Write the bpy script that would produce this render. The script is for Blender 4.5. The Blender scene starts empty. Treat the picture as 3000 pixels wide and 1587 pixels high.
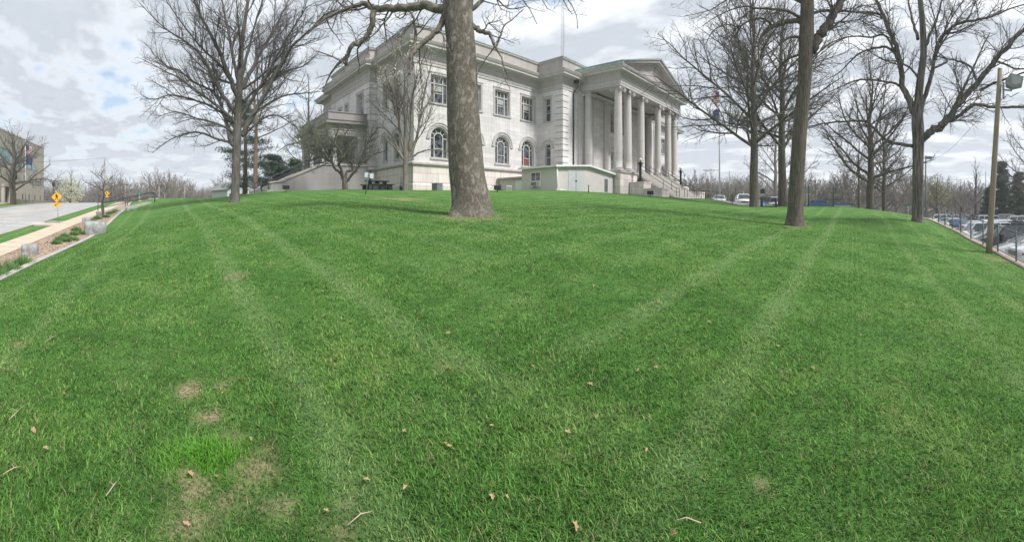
import bpy, math, random
import numpy as np
from mathutils import Vector, Matrix
random.seed(7); RNG = np.random.default_rng(7)
R = math.radians; PI = math.pi
SC = bpy.context.scene; COL = SC.collection
# ------------------------------------------------------------------ camera (cylindrical panorama)
FPX, YH = 1270., 610.          # picture scale used only to read distances off the photograph
cam = bpy.data.objects.new('camera', bpy.data.cameras.new('camera')); COL.objects.link(cam)
cam.location = (0, 0, 1.6); cam.rotation_euler = (R(90), 0, R(-45))
cd = cam.data; cd.type = 'PANO'; cd.panorama_type = 'CENTRAL_CYLINDRICAL'
cd.central_cylindrical_range_u_min = -1500 / FPX; cd.central_cylindrical_range_u_max = 1500 / FPX
cd.central_cylindrical_range_v_min = -(1587 - YH) / FPX; cd.central_cylindrical_range_v_max = YH / FPX
cd.central_cylindrical_radius = 1.0
cd.clip_start = 0.05; cd.clip_end = 5000
SC.camera = cam
# ------------------------------------------------------------------ view, world, sun
SC.view_settings.view_transform = 'Standard'; SC.view_settings.look = 'None'
SC.view_settings.exposure = 0.80; SC.view_settings.gamma = 1
SC.render.film_transparent = False
SUN_EL, SUN_AZ = R(52), R(168)         # azimuth measured clockwise from +Y
W = bpy.data.worlds.new('World'); SC.world = W; W.use_nodes = True
nt = W.node_tree; nt.nodes.clear()
def N(t, ty, **kw):
    n = t.nodes.new(ty)
    for k, v in kw.items():
        if k.startswith('i_'):
            key = k[2:]; key = int(key) if key.isdigit() else key
            n.inputs[key].default_value = v
        else: setattr(n, k, v)
    return n
def ramp(t, stops, fac=None):
    n = t.nodes.new('ShaderNodeValToRGB'); e = n.color_ramp.elements
    while len(e) > 1: e.remove(e[-1])
    e[0].position = stops[0][0]; e[0].color = (*stops[0][1], 1)
    for p, c in stops[1:]:
        q = e.new(p); q.color = (*c, 1)
    if fac is not None: t.links.new(fac, n.inputs[0])
    return n
def g3(v): return (v, v, v)
def world():
    t = nt; L = t.links.new
    sky = N(t, 'ShaderNodeTexSky', sky_type='NISHITA', sun_disc=False, sun_elevation=SUN_EL, sun_rotation=SUN_AZ, air_density=1.3, dust_density=2.5)
    skm = N(t, 'ShaderNodeVectorMath', operation='SCALE'); skm.inputs['Scale'].default_value = 0.085
    L(sky.outputs[0], skm.inputs[0])
    tc = N(t, 'ShaderNodeTexCoord'); sp = N(t, 'ShaderNodeSeparateXYZ'); L(tc.outputs['Generated'], sp.inputs[0])
    zc = N(t, 'ShaderNodeMath', operation='MAXIMUM', i_1=0.0); L(sp.outputs[2], zc.inputs[0])
    za = N(t, 'ShaderNodeMath', operation='ADD', i_1=0.10); L(zc.outputs[0], za.inputs[0])
    dx = N(t, 'ShaderNodeMath', operation='DIVIDE'); L(sp.outputs[0], dx.inputs[0]); L(za.outputs[0], dx.inputs[1])
    dy = N(t, 'ShaderNodeMath', operation='DIVIDE'); L(sp.outputs[1], dy.inputs[0]); L(za.outputs[0], dy.inputs[1])
    cb = N(t, 'ShaderNodeCombineXYZ'); L(dx.outputs[0], cb.inputs[0]); L(dy.outputs[0], cb.inputs[1])
    mp = N(t, 'ShaderNodeMapping'); mp.inputs['Rotation'].default_value = (0, 0, R(28)); mp.inputs['Scale'].default_value = (1.0, 0.62, 1)
    L(cb.outputs[0], mp.inputs[0])
    big = N(t, 'ShaderNodeTexNoise', i_Scale=1.1, i_Detail=3.0, i_Roughness=0.5); L(mp.outputs[0], big.inputs['Vector'])
    mid = N(t, 'ShaderNodeTexNoise', i_Scale=3.0, i_Detail=4.0, i_Roughness=0.5, i_Distortion=0.15); L(mp.outputs[0], mid.inputs['Vector'])
    fin = N(t, 'ShaderNodeTexNoise', i_Scale=11.0, i_Detail=4.0, i_Roughness=0.55); L(mp.outputs[0], fin.inputs['Vector'])
    a = N(t, 'ShaderNodeMath', operation='MULTIPLY', i_1=0.58); L(mid.outputs[0], a.inputs[0])
    b = N(t, 'ShaderNodeMath', operation='MULTIPLY', i_1=0.30); L(big.outputs[0], b.inputs[0])
    c = N(t, 'ShaderNodeMath', operation='MULTIPLY', i_1=0.10); L(fin.outputs[0], c.inputs[0])
    s1 = N(t, 'ShaderNodeMath', operation='ADD'); L(a.outputs[0], s1.inputs[0]); L(b.outputs[0], s1.inputs[1])
    s = N(t, 'ShaderNodeMath', operation='ADD'); L(s1.outputs[0], s.inputs[0]); L(c.outputs[0], s.inputs[1])
    # brightness of the cloud sheet: thick parts grey, thin parts white
    cl = ramp(t, [(0.34, (.93, .945, .965)), (0.43, (.72, .75, .785)), (0.51, (.46, .50, .555)), (0.58, (.50, .535, .59)), (0.68, (.34, .38, .44))], s.outputs[0])
    # gaps of blue sky, more of them towards the left (+Y, -X)
    gp = N(t, 'ShaderNodeVectorMath', operation='DOT_PRODUCT'); gp.inputs[1].default_value = (-0.75, 0.66, 0.0); L(tc.outputs['Generated'], gp.inputs[0])
    gm = N(t, 'ShaderNodeMath', operation='MULTIPLY_ADD', i_1=0.075, i_2=0.388); L(gp.outputs['Value'], gm.inputs[0])
    df = N(t, 'ShaderNodeMath', operation='SUBTRACT'); L(gm.outputs[0], df.inputs[0]); L(s.outputs[0], df.inputs[1])
    gs = N(t, 'ShaderNodeMapRange'); gs.inputs['From Min'].default_value = -0.02; gs.inputs['From Max'].default_value = 0.06; L(df.outputs[0], gs.inputs['Value'])
    blue = N(t, 'ShaderNodeVectorMath', operation='ADD'); blue.inputs[1].default_value = (.17, .21, .26); L(skm.outputs[0], blue.inputs[0])
    m1 = N(t, 'ShaderNodeMix', data_type='RGBA'); L(gs.outputs[0], m1.inputs[0]); L(cl.outputs[0], m1.inputs[6]); L(blue.outputs[0], m1.inputs[7])
    # low bright hazy band at the horizon
    hz = N(t, 'ShaderNodeMapRange'); hz.inputs['From Min'].default_value = 0.0; hz.inputs['From Max'].default_value = 0.16; hz.inputs['To Min'].default_value = 0.55; hz.inputs['To Max'].default_value = 0.0
    L(zc.outputs[0], hz.inputs['Value'])
    m2 = N(t, 'ShaderNodeMix', data_type='RGBA'); m2.inputs[7].default_value = (.70, .74, .79, 1); L(hz.outputs[0], m2.inputs[0]); L(m1.outputs[2], m2.inputs[6])
    bg = N(t, 'ShaderNodeBackground', i_Strength=.82); L(m2.outputs[2], bg.inputs[0])
    out = N(t, 'ShaderNodeOutputWorld'); L(bg.outputs[0], out.inputs[0])
world()
sd = bpy.data.lights.new('sun', 'SUN'); sd.energy = 3.0; sd.angle = R(12); sd.color = (1, .98, .95)
sun = bpy.data.objects.new('sun', sd); COL.objects.link(sun)
sv = Vector((math.sin(SUN_AZ) * math.cos(SUN_EL), math.cos(SUN_AZ) * math.cos(SUN_EL), math.sin(SUN_EL)))
sun.rotation_euler = sv.to_track_quat('Z', 'Y').to_euler()

# ------------------------------------------------------------------ bookkeeping
def tag(o, label=None, cat=None, group=None, kind=None):
    if label: o['label'] = label
    if cat: o['category'] = cat
    if group: o['group'] = group
    if kind: o['kind'] = kind
    return o
def empty(name, loc=(0, 0, 0), rz=0, **k):
    o = bpy.data.objects.new(name, None); COL.objects.link(o); o.location = loc; o.rotation_euler = (0, 0, rz); o.empty_display_size = .2
    return tag(o, **k)
def kids(o): return [c for c in bpy.data.objects if c.parent == o]
def copy_tree(o, parent=None, children=None):
    c = o.copy(); COL.objects.link(c); c.parent = parent
    for ch in kids(o): copy_tree(ch, c)
    return c

# ------------------------------------------------------------------ materials
MATS = {}
def mat(name, col, rough=.8, var=.12, vscale=3., bump=0., bscale=20., metal=0., col2=None, stretch=None, spec=.5, detail=4.):
    if name in MATS: return MATS[name]
    m = bpy.data.materials.new(name); m.use_nodes = True; t = m.node_tree; L = t.links.new
    b = t.nodes['Principled BSDF']; b.inputs['Roughness'].default_value = rough; b.inputs['Metallic'].default_value = metal
    b.inputs['Specular IOR Level'].default_value = spec
    tc = N(t, 'ShaderNodeTexCoord'); src = tc.outputs['Object']
    if stretch:
        mp = N(t, 'ShaderNodeMapping'); mp.inputs['Scale'].default_value = stretch; L(src, mp.inputs[0]); src = mp.outputs[0]
    if var > 0 or col2:
        n = N(t, 'ShaderNodeTexNoise', i_Scale=vscale, i_Detail=detail, i_Roughness=.6); L(src, n.inputs['Vector'])
        c1 = tuple(max(0, c * (1 - var)) for c in col); c2 = col2 or tuple(min(1, c * (1 + var)) for c in col)
        r = ramp(t, [(.33, c1), (.67, c2)], n.outputs[0]); L(r.outputs[0], b.inputs['Base Color'])
    else: b.inputs['Base Color'].default_value = (*col, 1)
    if bump:
        n2 = N(t, 'ShaderNodeTexNoise', i_Scale=bscale, i_Detail=5., i_Roughness=.6); L(src, n2.inputs['Vector'])
        bp = N(t, 'ShaderNodeBump', i_Strength=min(1, bump), i_Distance=.02 * max(1, bump)); L(n2.outputs[0], bp.inputs['Height']); L(bp.outputs[0], b.inputs['Normal'])
    MATS[name] = m; return m
def stone_mat(name, col, bw=1.5, bh=.44, mortar=.012, dark=.72, var=.09, stain=(.30, .29, .27), stain_amt=.35):
    m = bpy.data.materials.new(name); m.use_nodes = True; t = m.node_tree; L = t.links.new
    b = t.nodes['Principled BSDF']; b.inputs['Roughness'].default_value = .85; b.inputs['Specular IOR Level'].default_value = .25
    tc = N(t, 'ShaderNodeTexCoord'); sp = N(t, 'ShaderNodeSeparateXYZ'); L(tc.outputs['Object'], sp.inputs[0])
    ad = N(t, 'ShaderNodeMath', operation='ADD'); L(sp.outputs[0], ad.inputs[0]); L(sp.outputs[1], ad.inputs[1])
    cb = N(t, 'ShaderNodeCombineXYZ'); L(ad.outputs[0], cb.inputs[0]); L(sp.outputs[2], cb.inputs[1])
    br = N(t, 'ShaderNodeTexBrick'); L(cb.outputs[0], br.inputs['Vector']); br.inputs['Scale'].default_value = 1
    br.inputs['Brick Width'].default_value = bw; br.inputs['Row Height'].default_value = bh; br.inputs['Mortar Size'].default_value = mortar
    br.inputs['Mortar Smooth'].default_value = .4; br.inputs['Bias'].default_value = 0
    br.inputs['Color1'].default_value = (*[c * (1 - var) for c in col], 1); br.inputs['Color2'].default_value = (*[min(1, c * (1 + var)) for c in col], 1)
    br.inputs['Mortar'].default_value = (*[c * dark for c in col], 1)
    n = N(t, 'ShaderNodeTexNoise', i_Scale=.5, i_Detail=8., i_Roughness=.68)
    mp = N(t, 'ShaderNodeMapping'); mp.inputs['Scale'].default_value = (1, 1, .45); L(tc.outputs['Object'], mp.inputs[0]); L(mp.outputs[0], n.inputs['Vector'])
    mr = N(t, 'ShaderNodeMapRange'); mr.inputs['From Min'].default_value = .5; mr.inputs['From Max'].default_value = .85; mr.inputs['To Max'].default_value = stain_amt; L(n.outputs[0], mr.inputs['Value'])
    mx = N(t, 'ShaderNodeMix', data_type='RGBA'); mx.inputs[7].default_value = (*stain, 1); L(mr.outputs[0], mx.inputs[0]); L(br.outputs[0], mx.inputs[6])
    ns = N(t, 'ShaderNodeTexNoise', i_Scale=1., i_Detail=5., i_Roughness=.7); ms = N(t, 'ShaderNodeMapping'); ms.inputs['Scale'].default_value = (2.2, 2.2, .12); L(tc.outputs['Object'], ms.inputs[0]); L(ms.outputs[0], ns.inputs['Vector'])
    rs = ramp(t, [(.40, (1.04, 1.04, 1.04)), (.55, (.97, .965, .96)), (.72, (.80, .79, .78))], ns.outputs[0]); mz = N(t, 'ShaderNodeMix', data_type='RGBA', blend_type='MULTIPLY'); mz.inputs[0].default_value = 1.; L(mx.outputs[2], mz.inputs[6]); L(rs.outputs[0], mz.inputs[7]); mx = mz
    L(mx.outputs[2], b.inputs['Base Color'])
    n2 = N(t, 'ShaderNodeTexNoise', i_Scale=14., i_Detail=5.); L(tc.outputs['Object'], n2.inputs['Vector'])
    m3 = N(t, 'ShaderNodeMath', operation='MULTIPLY_ADD', i_1=-1.6); L(br.outputs['Fac'], m3.inputs[0]); L(n2.outputs[0], m3.inputs[2])
    bp = N(t, 'ShaderNodeBump', i_Strength=.35, i_Distance=.01); L(m3.outputs[0], bp.inputs['Height']); L(bp.outputs[0], b.inputs['Normal'])
    MATS[name] = m; return m
def bark_mat(name, c1, c2, c3=None, vs=6., stretch=(1, 1, .16), bump=1.5, patch=(.5, .6), bscale=9.):
    m = bpy.data.materials.new(name); m.use_nodes = True; t = m.node_tree; L = t.links.new
    b = t.nodes['Principled BSDF']; b.inputs['Roughness'].default_value = .95; b.inputs['Specular IOR Level'].default_value = .15
    tc = N(t, 'ShaderNodeTexCoord'); mp = N(t, 'ShaderNodeMapping'); mp.inputs['Scale'].default_value = stretch; L(tc.outputs['Object'], mp.inputs[0])
    n = N(t, 'ShaderNodeTexNoise', i_Scale=bscale, i_Detail=7., i_Roughness=.65, i_Distortion=.4); L(mp.outputs[0], n.inputs['Vector'])
    r = ramp(t, [(.36, c1), (.64, c2)], n.outputs[0]); last = r.outputs[0]
    if c3:
        n3 = N(t, 'ShaderNodeTexNoise', i_Scale=vs, i_Detail=6., i_Roughness=.62, i_Distortion=.8)
        mp3 = N(t, 'ShaderNodeMapping'); mp3.inputs['Scale'].default_value = (1, 1, .55); L(tc.outputs['Object'], mp3.inputs[0]); L(mp3.outputs[0], n3.inputs['Vector'])
        mr = N(t, 'ShaderNodeMapRange'); mr.inputs['From Min'].default_value = patch[0]; mr.inputs['From Max'].default_value = patch[1]; L(n3.outputs[0], mr.inputs['Value'])
        mx = N(t, 'ShaderNodeMix', data_type='RGBA'); mx.inputs[7].default_value = (*c3, 1); L(mr.outputs[0], mx.inputs[0]); L(last, mx.inputs[6]); last = mx.outputs[2]
    L(last, b.inputs['Base Color'])
    bp = N(t, 'ShaderNodeBump', i_Strength=.9, i_Distance=.03 * bump); L(n.outputs[0], bp.inputs['Height']); L(bp.outputs[0], b.inputs['Normal'])
    MATS[name] = m; return m
def glass_mat(name, col, rough=.08, spec=.9, var=.5, vs=1.2):
    m = bpy.data.materials.new(name); m.use_nodes = True; t = m.node_tree; L = t.links.new
    b = t.nodes['Principled BSDF']; b.inputs['Roughness'].default_value = rough; b.inputs['Specular IOR Level'].default_value = spec
    tc = N(t, 'ShaderNodeTexCoord'); n = N(t, 'ShaderNodeTexNoise', i_Scale=vs, i_Detail=3.); L(tc.outputs['Object'], n.inputs['Vector'])
    r = ramp(t, [(.4, tuple(c * (1 - var) for c in col)), (.62, tuple(c * (1 + var) for c in col))], n.outputs[0]); L(r.outputs[0], b.inputs['Base Color'])
    bp = N(t, 'ShaderNodeBump', i_Strength=.08, i_Distance=.01); L(n.outputs[0], bp.inputs['Height']); L(bp.outputs[0], b.inputs['Normal'])
    MATS[name] = m; return m

STONE = stone_mat('pale_limestone', (.60, .578, .572))
STONE_B = stone_mat('base_limestone', (.68, .61, .585), bw=1.7, bh=.78, var=.10, mortar=.02, dark=.55, stain=(.36, .32, .24), stain_amt=.3)
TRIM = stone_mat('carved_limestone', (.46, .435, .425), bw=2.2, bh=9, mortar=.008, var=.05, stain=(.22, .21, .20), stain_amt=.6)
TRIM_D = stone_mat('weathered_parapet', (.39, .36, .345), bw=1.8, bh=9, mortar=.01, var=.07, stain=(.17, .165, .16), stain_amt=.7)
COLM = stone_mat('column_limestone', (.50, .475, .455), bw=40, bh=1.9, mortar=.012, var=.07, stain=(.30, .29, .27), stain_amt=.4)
GREYST = stone_mat('grey_granite', (.30, .285, .285), bw=1.4, bh=.55, mortar=.008, dark=.8, var=.04, stain=(.22, .21, .21), stain_amt=.3)
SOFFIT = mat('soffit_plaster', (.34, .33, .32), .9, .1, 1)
COPPER = mat('verdigris_copper', (.30, .40, .37), .7, .25, 2)
FRAME = mat('window_paint', (.46, .45, .42), .6, .06)
GLASS = glass_mat('window_glass', (.075, .085, .10), .05, 1., .75, 2.2)  # bluish mottling in the colour stands in for reflected sky and trees
BLIND = mat('window_blind', (.33, .35, .33), .8, .1, 2)
DARK = mat('black_iron', (.012, .014, .016), .45, .2, 5)
SHED = mat('shed_render', (.56, .52, .505), .85, .06, .8, .3, 30)
WHITE = mat('white_paint', (.72, .73, .72), .6, .05, 3)
SHEDDOOR = mat('shed_door_paint', (.52, .54, .55), .6, .04, 2)
CONC = mat('concrete', (.36, .34, .31), .9, .14, 2.5, .5, 30)
WALK = mat('sidewalk_concrete', (.50, .42, .32), .9, .08, 1.2, .3, 40)
ASPH = mat('road_concrete', (.34, .335, .325), .9, .16, .5, .3, 40, detail=8)
LOTM = mat('lot_asphalt', (.16, .165, .17), .9, .14, .5, .3, 40)
YEL = mat('yellow_line', (.55, .45, .18), .8, .1)
GREYBOX = mat('grey_cabinet_paint', (.15, .17, .18), .6, .08, 2)
BENCHM = mat('dark_stone_bench', (.035, .042, .045), .7, .2, 6)
ROCK = mat('pale_boulder', (.25, .26, .255), .95, .3, 4, 1.0, 7, col2=(.38, .38, .37))
MULCH = mat('mulch', (.25, .16, .11), .95, .4, 22, 1.5, 30, col2=(.52, .40, .31), detail=6)
FIELD = mat('far_ground', (.13, .14, .06), .95, .3, .05)
WOODP = mat('weathered_pole', (.27, .22, .17), .9, .15, 3, .6, 30, stretch=(4, 4, .3))
BARK_SYC = bark_mat('sycamore_bark', (.085, .075, .060), (.175, .155, .128), (.27, .245, .21), vs=6, stretch=(1, 1, .7), bump=.8, patch=(.50, .64), bscale=22)
BARK_OAK = bark_mat('oak_bark', (.068, .062, .057), (.155, .142, .130), bump=1.2)
BARK_DK = bark_mat('dark_bark', (.075, .064, .052), (.165, .145, .12), bump=1.4, bscale=12)
BARK_SH = bark_mat('shaggy_bark', (.05, .044, .04), (.24, .22, .20), bump=2.2, bscale=7, stretch=(1.4, 1.4, .14))
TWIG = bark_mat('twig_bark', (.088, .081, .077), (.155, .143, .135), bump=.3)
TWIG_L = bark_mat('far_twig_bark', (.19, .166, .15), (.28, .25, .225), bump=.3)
PINEB = bark_mat('pine_bark', (.12, .085, .062), (.20, .15, .115), bump=1)

# ------------------------------------------------------------------ mesh helpers
class MB:
    def __init__(s): s.v = []; s.f = []; s.m = []; s.mi = 0; s.sm = []
    def add(s, vs, fs, smooth=False):
        o = len(s.v); s.v += [tuple(v) for v in vs]; s.f += [tuple(i + o for i in f) for f in fs]; s.m += [s.mi] * len(fs); s.sm += [smooth] * len(fs); return s
    def box(s, x0, x1, y0, y1, z0, z1, top=0.):
        t = top
        return s.add([(x0, y0, z0), (x1, y0, z0), (x1, y1, z0), (x0, y1, z0), (x0 + t, y0 + t, z1), (x1 - t, y0 + t, z1), (x1 - t, y1 - t, z1), (x0 + t, y1 - t, z1)],
                     [(0, 3, 2, 1), (4, 5, 6, 7), (0, 1, 5, 4), (1, 2, 6, 5), (2, 3, 7, 6), (3, 0, 4, 7)])
    def bar(s, a, b, w, h=None):
        a, b = Vector(a), Vector(b); h = h or w; d = (b - a).normalized()
        up = Vector((0, 0, 1)) if abs(d.z) < .95 else Vector((0, 1, 0)); u = d.cross(up).normalized(); v = u.cross(d)
        c = [a - u * w / 2 - v * h / 2, a + u * w / 2 - v * h / 2, a + u * w / 2 + v * h / 2, a - u * w / 2 + v * h / 2]
        c += [p + (b - a) for p in c]
        return s.add(c, [(0, 3, 2, 1), (4, 5, 6, 7), (0, 1, 5, 4), (1, 2, 6, 5), (2, 3, 7, 6), (3, 0, 4, 7)])
    def tube(s, pts, rads, k=8, cap=True):
        pts = [Vector(p) for p in pts]; n = len(pts); vs = []
        for i in range(n):
            d = (pts[min(i + 1, n - 1)] - pts[max(i - 1, 0)]).normalized()
            up = Vector((0, 0, 1)) if abs(d.z) < .9 else Vector((0, 1, 0)); u = d.cross(up).normalized(); v = u.cross(d)
            r = rads[i] if hasattr(rads, '__len__') else rads
            vs += [pts[i] + u * (r * math.cos(2 * PI * j / k)) + v * (r * math.sin(2 * PI * j / k)) for j in range(k)]
        fs = [(i * k + j, i * k + (j + 1) % k, (i + 1) * k + (j + 1) % k, (i + 1) * k + j) for i in range(n - 1) for j in range(k)]
        s.add(vs, fs, True)
        if cap:
            o = len(s.v) - n * k; s.f += [tuple(o + j for j in reversed(range(k))), tuple(o + (n - 1) * k + j for j in range(k))]; s.m += [s.mi] * 2; s.sm += [False] * 2
        return s
    def lathe(s, cx, cy, prof, k=20, smooth=True):
        vs = [(cx + r * math.cos(2 * PI * j / k), cy + r * math.sin(2 * PI * j / k), z) for r, z in prof for j in range(k)]; n = len(prof)
        fs = [(i * k + j, i * k + (j + 1) % k, (i + 1) * k + (j + 1) % k, (i + 1) * k + j) for i in range(n - 1) for j in range(k)]
        fs2 = [tuple(range(k - 1, -1, -1)), tuple((n - 1) * k + j for j in range(k))]
        s.add(vs, fs, smooth); o = len(s.v) - len(vs); s.f += [tuple(i + o for i in f) for f in fs2]; s.m += [s.mi] * 2; s.sm += [False] * 2
        return s
    def prism(s, poly, fn, d0, d1):
        n = len(poly); vs = [fn(a, b, d0) for a, b in poly] + [fn(a, b, d1) for a, b in poly]
        fs = [tuple(range(n)), tuple(range(2 * n - 1, n - 1, -1))] + [(i, i + n, (i + 1) % n + n, (i + 1) % n) for i in range(n)]
        return s.add(vs, fs)
    def ball(s, c, r, k=12, sx=1, sy=1, sz=1):
        vs = []; fs = []
        for i in range(k // 2 + 1):
            th = PI * i / (k // 2)
            for j in range(k):
                ph = 2 * PI * j / k; vs.append((c[0] + sx * r * math.sin(th) * math.cos(ph), c[1] + sy * r * math.sin(th) * math.sin(ph), c[2] + sz * r * math.cos(th)))
        for i in range(k // 2):
            for j in range(k): fs.append((i * k + j, i * k + (j + 1) % k, (i + 1) * k + (j + 1) % k, (i + 1) * k + j))
        return s.add(vs, fs, True)
    def build(s, name, mats, parent=None, loc=None, fix=True):
        me = bpy.data.meshes.new(name); me.from_pydata([tuple(v) for v in s.v], [], s.f)
        for m in (mats if isinstance(mats, (list, tuple)) else [mats]): me.materials.append(m)
        me.polygons.foreach_set('material_index', s.m); me.polygons.foreach_set('use_smooth', s.sm)
        if fix:
            import bmesh
            bm = bmesh.new(); bm.from_mesh(me); bmesh.ops.recalc_face_normals(bm, faces=bm.faces); bm.to_mesh(me); bm.free()
        me.update(); o = bpy.data.objects.new(name, me); COL.objects.link(o); o.parent = parent
        if loc is not None: o.location = loc
        return o
def np_mesh(name, V, F, mats, parent=None, smooth=False, attr=None):
    """V (n,3), F (m,k) arrays"""
    me = bpy.data.meshes.new(name); n = len(V); m, k = F.shape
    me.vertices.add(n); me.vertices.foreach_set('co', np.ascontiguousarray(V, dtype=np.float32).ravel())
    me.loops.add(m * k); me.loops.foreach_set('vertex_index', np.ascontiguousarray(F, dtype=np.int32).ravel())
    me.polygons.add(m); me.polygons.foreach_set('loop_start', np.arange(0, m * k, k, dtype=np.int32))
    try: me.polygons.foreach_set('loop_total', np.full(m, k, dtype=np.int32))
    except Exception: pass
    if smooth: me.polygons.foreach_set('use_smooth', np.ones(m, dtype=bool))
    for mm in (mats if isinstance(mats, (list, tuple)) else [mats]): me.materials.append(mm)
    if attr:
        for an, av in attr.items():
            a = me.attributes.new(an, 'FLOAT', 'POINT'); a.data.foreach_set('value', np.ascontiguousarray(av, dtype=np.float32))
    me.update(calc_edges=True); me.validate()
    o = bpy.data.objects.new(name, me); COL.objects.link(o); o.parent = parent
    return o

# ------------------------------------------------------------------ terrain
def at(x, r):
    t = (x - 502.5) / FPX; return r * math.sin(t), r * math.cos(t)
def P(x, r, y):                      # survey: bearing, distance, height read off the photograph
    X, Y = at(x, r); return Vector((X, Y, 1.6 + (YH - y) / FPX * r))
OBS = [(1500,2.08,1587),(1000,2.06,1587),(2000,2.06,1587),(500,2.05,1587),(2500,2.05,1587),(2900,2.2,1647),(100,2.1,1587),
(1375,14.5,632),(1375,22,596),(1375,34,562),(1240,40,556),(1000,42,556),(1450,40,557),(688,28,592),(688,19,614),(600,34,587),(500,40,584),(440,45,584),(560,50,583),
(620,44,583),(660,42,581),(700,40,576),(740,40,567),(793,38,560),(880,39,559),(793,30,574),(560,22,622),(450,20,657),(450,30,622),(560,32,597),(400,14,700),(620,14,650),(1000,14,630),(1000,26,578),(1190,30,566),
(1631,37.7,558),(1800,44,566),(1700,28,578),(1700,14,632),(1870,44,571),(1950,46,577),(2050,53,581),(2050,30,595),(2100,46,592),(2150,44,601),(2202,42,605),(2300,45,604),
(2330,20,662),(2400,45,604),(2330,30,630),(2534,45,611),(2667,36,627),(2687,25,645),(1900,20,618),(2000,12,672)]
TP = [(*at(x, r), 1.6 + (YH - y) / FPX * r) for x, r, y in OBS]
XC, YF = -4.3, -6.0
TP += [(XC, Y, 1.6 + h) for Y, h in [(-3,-2.3),(3,-2.05),(9.6,-1.88),(15.8,-1.72),(21,-1.62),(24.3,-1.5),(29,-1.1),(41,-.05),(60,.3)]]
TP += [(X, YF, 1.6 + h) for X, h in [(-3,-2.9),(5,-2.6),(14.5,-2.18),(18.3,-1.86),(22.5,-1.65),(26,-1.38),(29.7,-1.12),(36,-.95),(45,-1.0),(60,-1.6)]]
TP += [(0,75,.8),(25,60,3.0),(45,45,3.1),(60,40,3.0),(75,25,1.8),(70,8,.6),(60,15,1.5),(90,40,1.0),(20,90,1.0),(90,90,0),(50,80,1.0),(100,5,-.4),(30,40,3.26),(5,60,1.7)]
TP = np.array(TP)
def _U(r): return r * r * np.log(r + 1e-9)
_n = len(TP); _K = _U(np.hypot(TP[:, None, 0] - TP[None, :, 0], TP[:, None, 1] - TP[None, :, 1])) + np.eye(_n) * 3.
_Pm = np.c_[np.ones(_n), TP[:, :2]]; _A = np.zeros((_n + 3, _n + 3)); _A[:_n, :_n] = _K; _A[:_n, _n:] = _Pm; _A[_n:, :_n] = _Pm.T
TW = np.linalg.solve(_A, np.r_[TP[:, 2], 0, 0, 0])
def lz(X, Y):
    X = np.asarray(X, float); Y = np.asarray(Y, float); sh = X.shape; X = X.ravel(); Y = Y.ravel(); out = np.empty(len(X))
    for i in range(0, len(X), 60000):
        x, y = X[i:i + 60000], Y[i:i + 60000]
        out[i:i + 60000] = _U(np.hypot(x[:, None] - TP[:, 0], y[:, None] - TP[:, 1])) @ TW[:_n] + TW[_n] + TW[_n + 1] * x + TW[_n + 2] * y
    return out.reshape(sh)
def LZ(X, Y): return float(lz(X, Y))
def sz(Y):                            # street side: rises steadily, then over a crest
    Y = np.asarray(Y, float); return np.where(Y < 60, -1.19 + .058 * Y, -1.19 + .058 * 60 + 1.2 * (1 - np.exp(-(Y - 60) / 22.)) - .0011 * (Y - 60) ** 2 * (Y > 60))
def SZ(Y): return float(sz(Y))
LOTZ = -1.3
def GZ(X, Y):
    if Y < YF - .1: return LOTZ
    if X < -6.5: return SZ(Y)
    if X < XC: k = (XC - X) / 2.2; return (1 - k) * LZ(XC, Y) + k * SZ(Y)
    return LZ(X, Y)
def ground_hit(x, y):                 # where a bearing/dip in the photograph meets the lawn
    s = (y - YH) / FPX; r = 1.2
    while r < 80:
        X, Y = at(x, r)
        if 1.6 - s * r <= LZ(X, Y): break
        r += .03 if r < 10 else .15
    return X, Y, LZ(X, Y), r

# bare patches in the turf  (x, y in the photograph, radius m, strength)
PATCH = []
for x, y, rx, st in [(547,1150,.20,1),(560,1128,.12,.9),(610,1225,.16,.9),(650,1130,.14,.6),(735,1390,.22,.9),(672,1290,.16,.8),(760,1340,.15,.8),(560,1420,.22,.9),(545,1550,.2,.7),
                     (1290,1080,.10,.8),(990,1560,.13,.7),(2235,1420,.09,.8),(1640,1340,.1,.5),(690,810,.3,.5),(370,700,.3,.7),(800,1500,.18,.6),(640,1500,.16,.6),(1000,1480,.1,.5),(2300,1100,.1,.5),(1378,632,1.05,1.0),(1360,640,1.2,.5),(2330,660,.75,.9),(2688,645,.8,.9),(689,592,.8,.8),(1180,583,1.6,.6),(1410,640,1.1,.5),(2335,664,.7,.5),(2687,648,.8,.5),(340,690,.4,.6),(60,1010,.25,.5),(2920,760,.8,.5),(1290,600,.8,.3)]:
    X, Y, _, _ = ground_hit(x, y); PATCH.append((X, Y, rx * (.62 if y > 900 else .8), st))
def bare(X, Y):
    o = np.zeros_like(X)
    for a, b, r, s in PATCH:
        d = np.hypot(X - a, Y - b) / r + .35 * np.sin(X * 23 + a * 7) * np.sin(Y * 19 + b * 5) + .3 * np.sin(X * 61 + 3 * np.sin(Y * 37)) * np.sin(Y * 53 + 2 * np.sin(X * 41))
        o = np.maximum(o, s * np.clip(1.3 - d, 0, 1))
    return o

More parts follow.
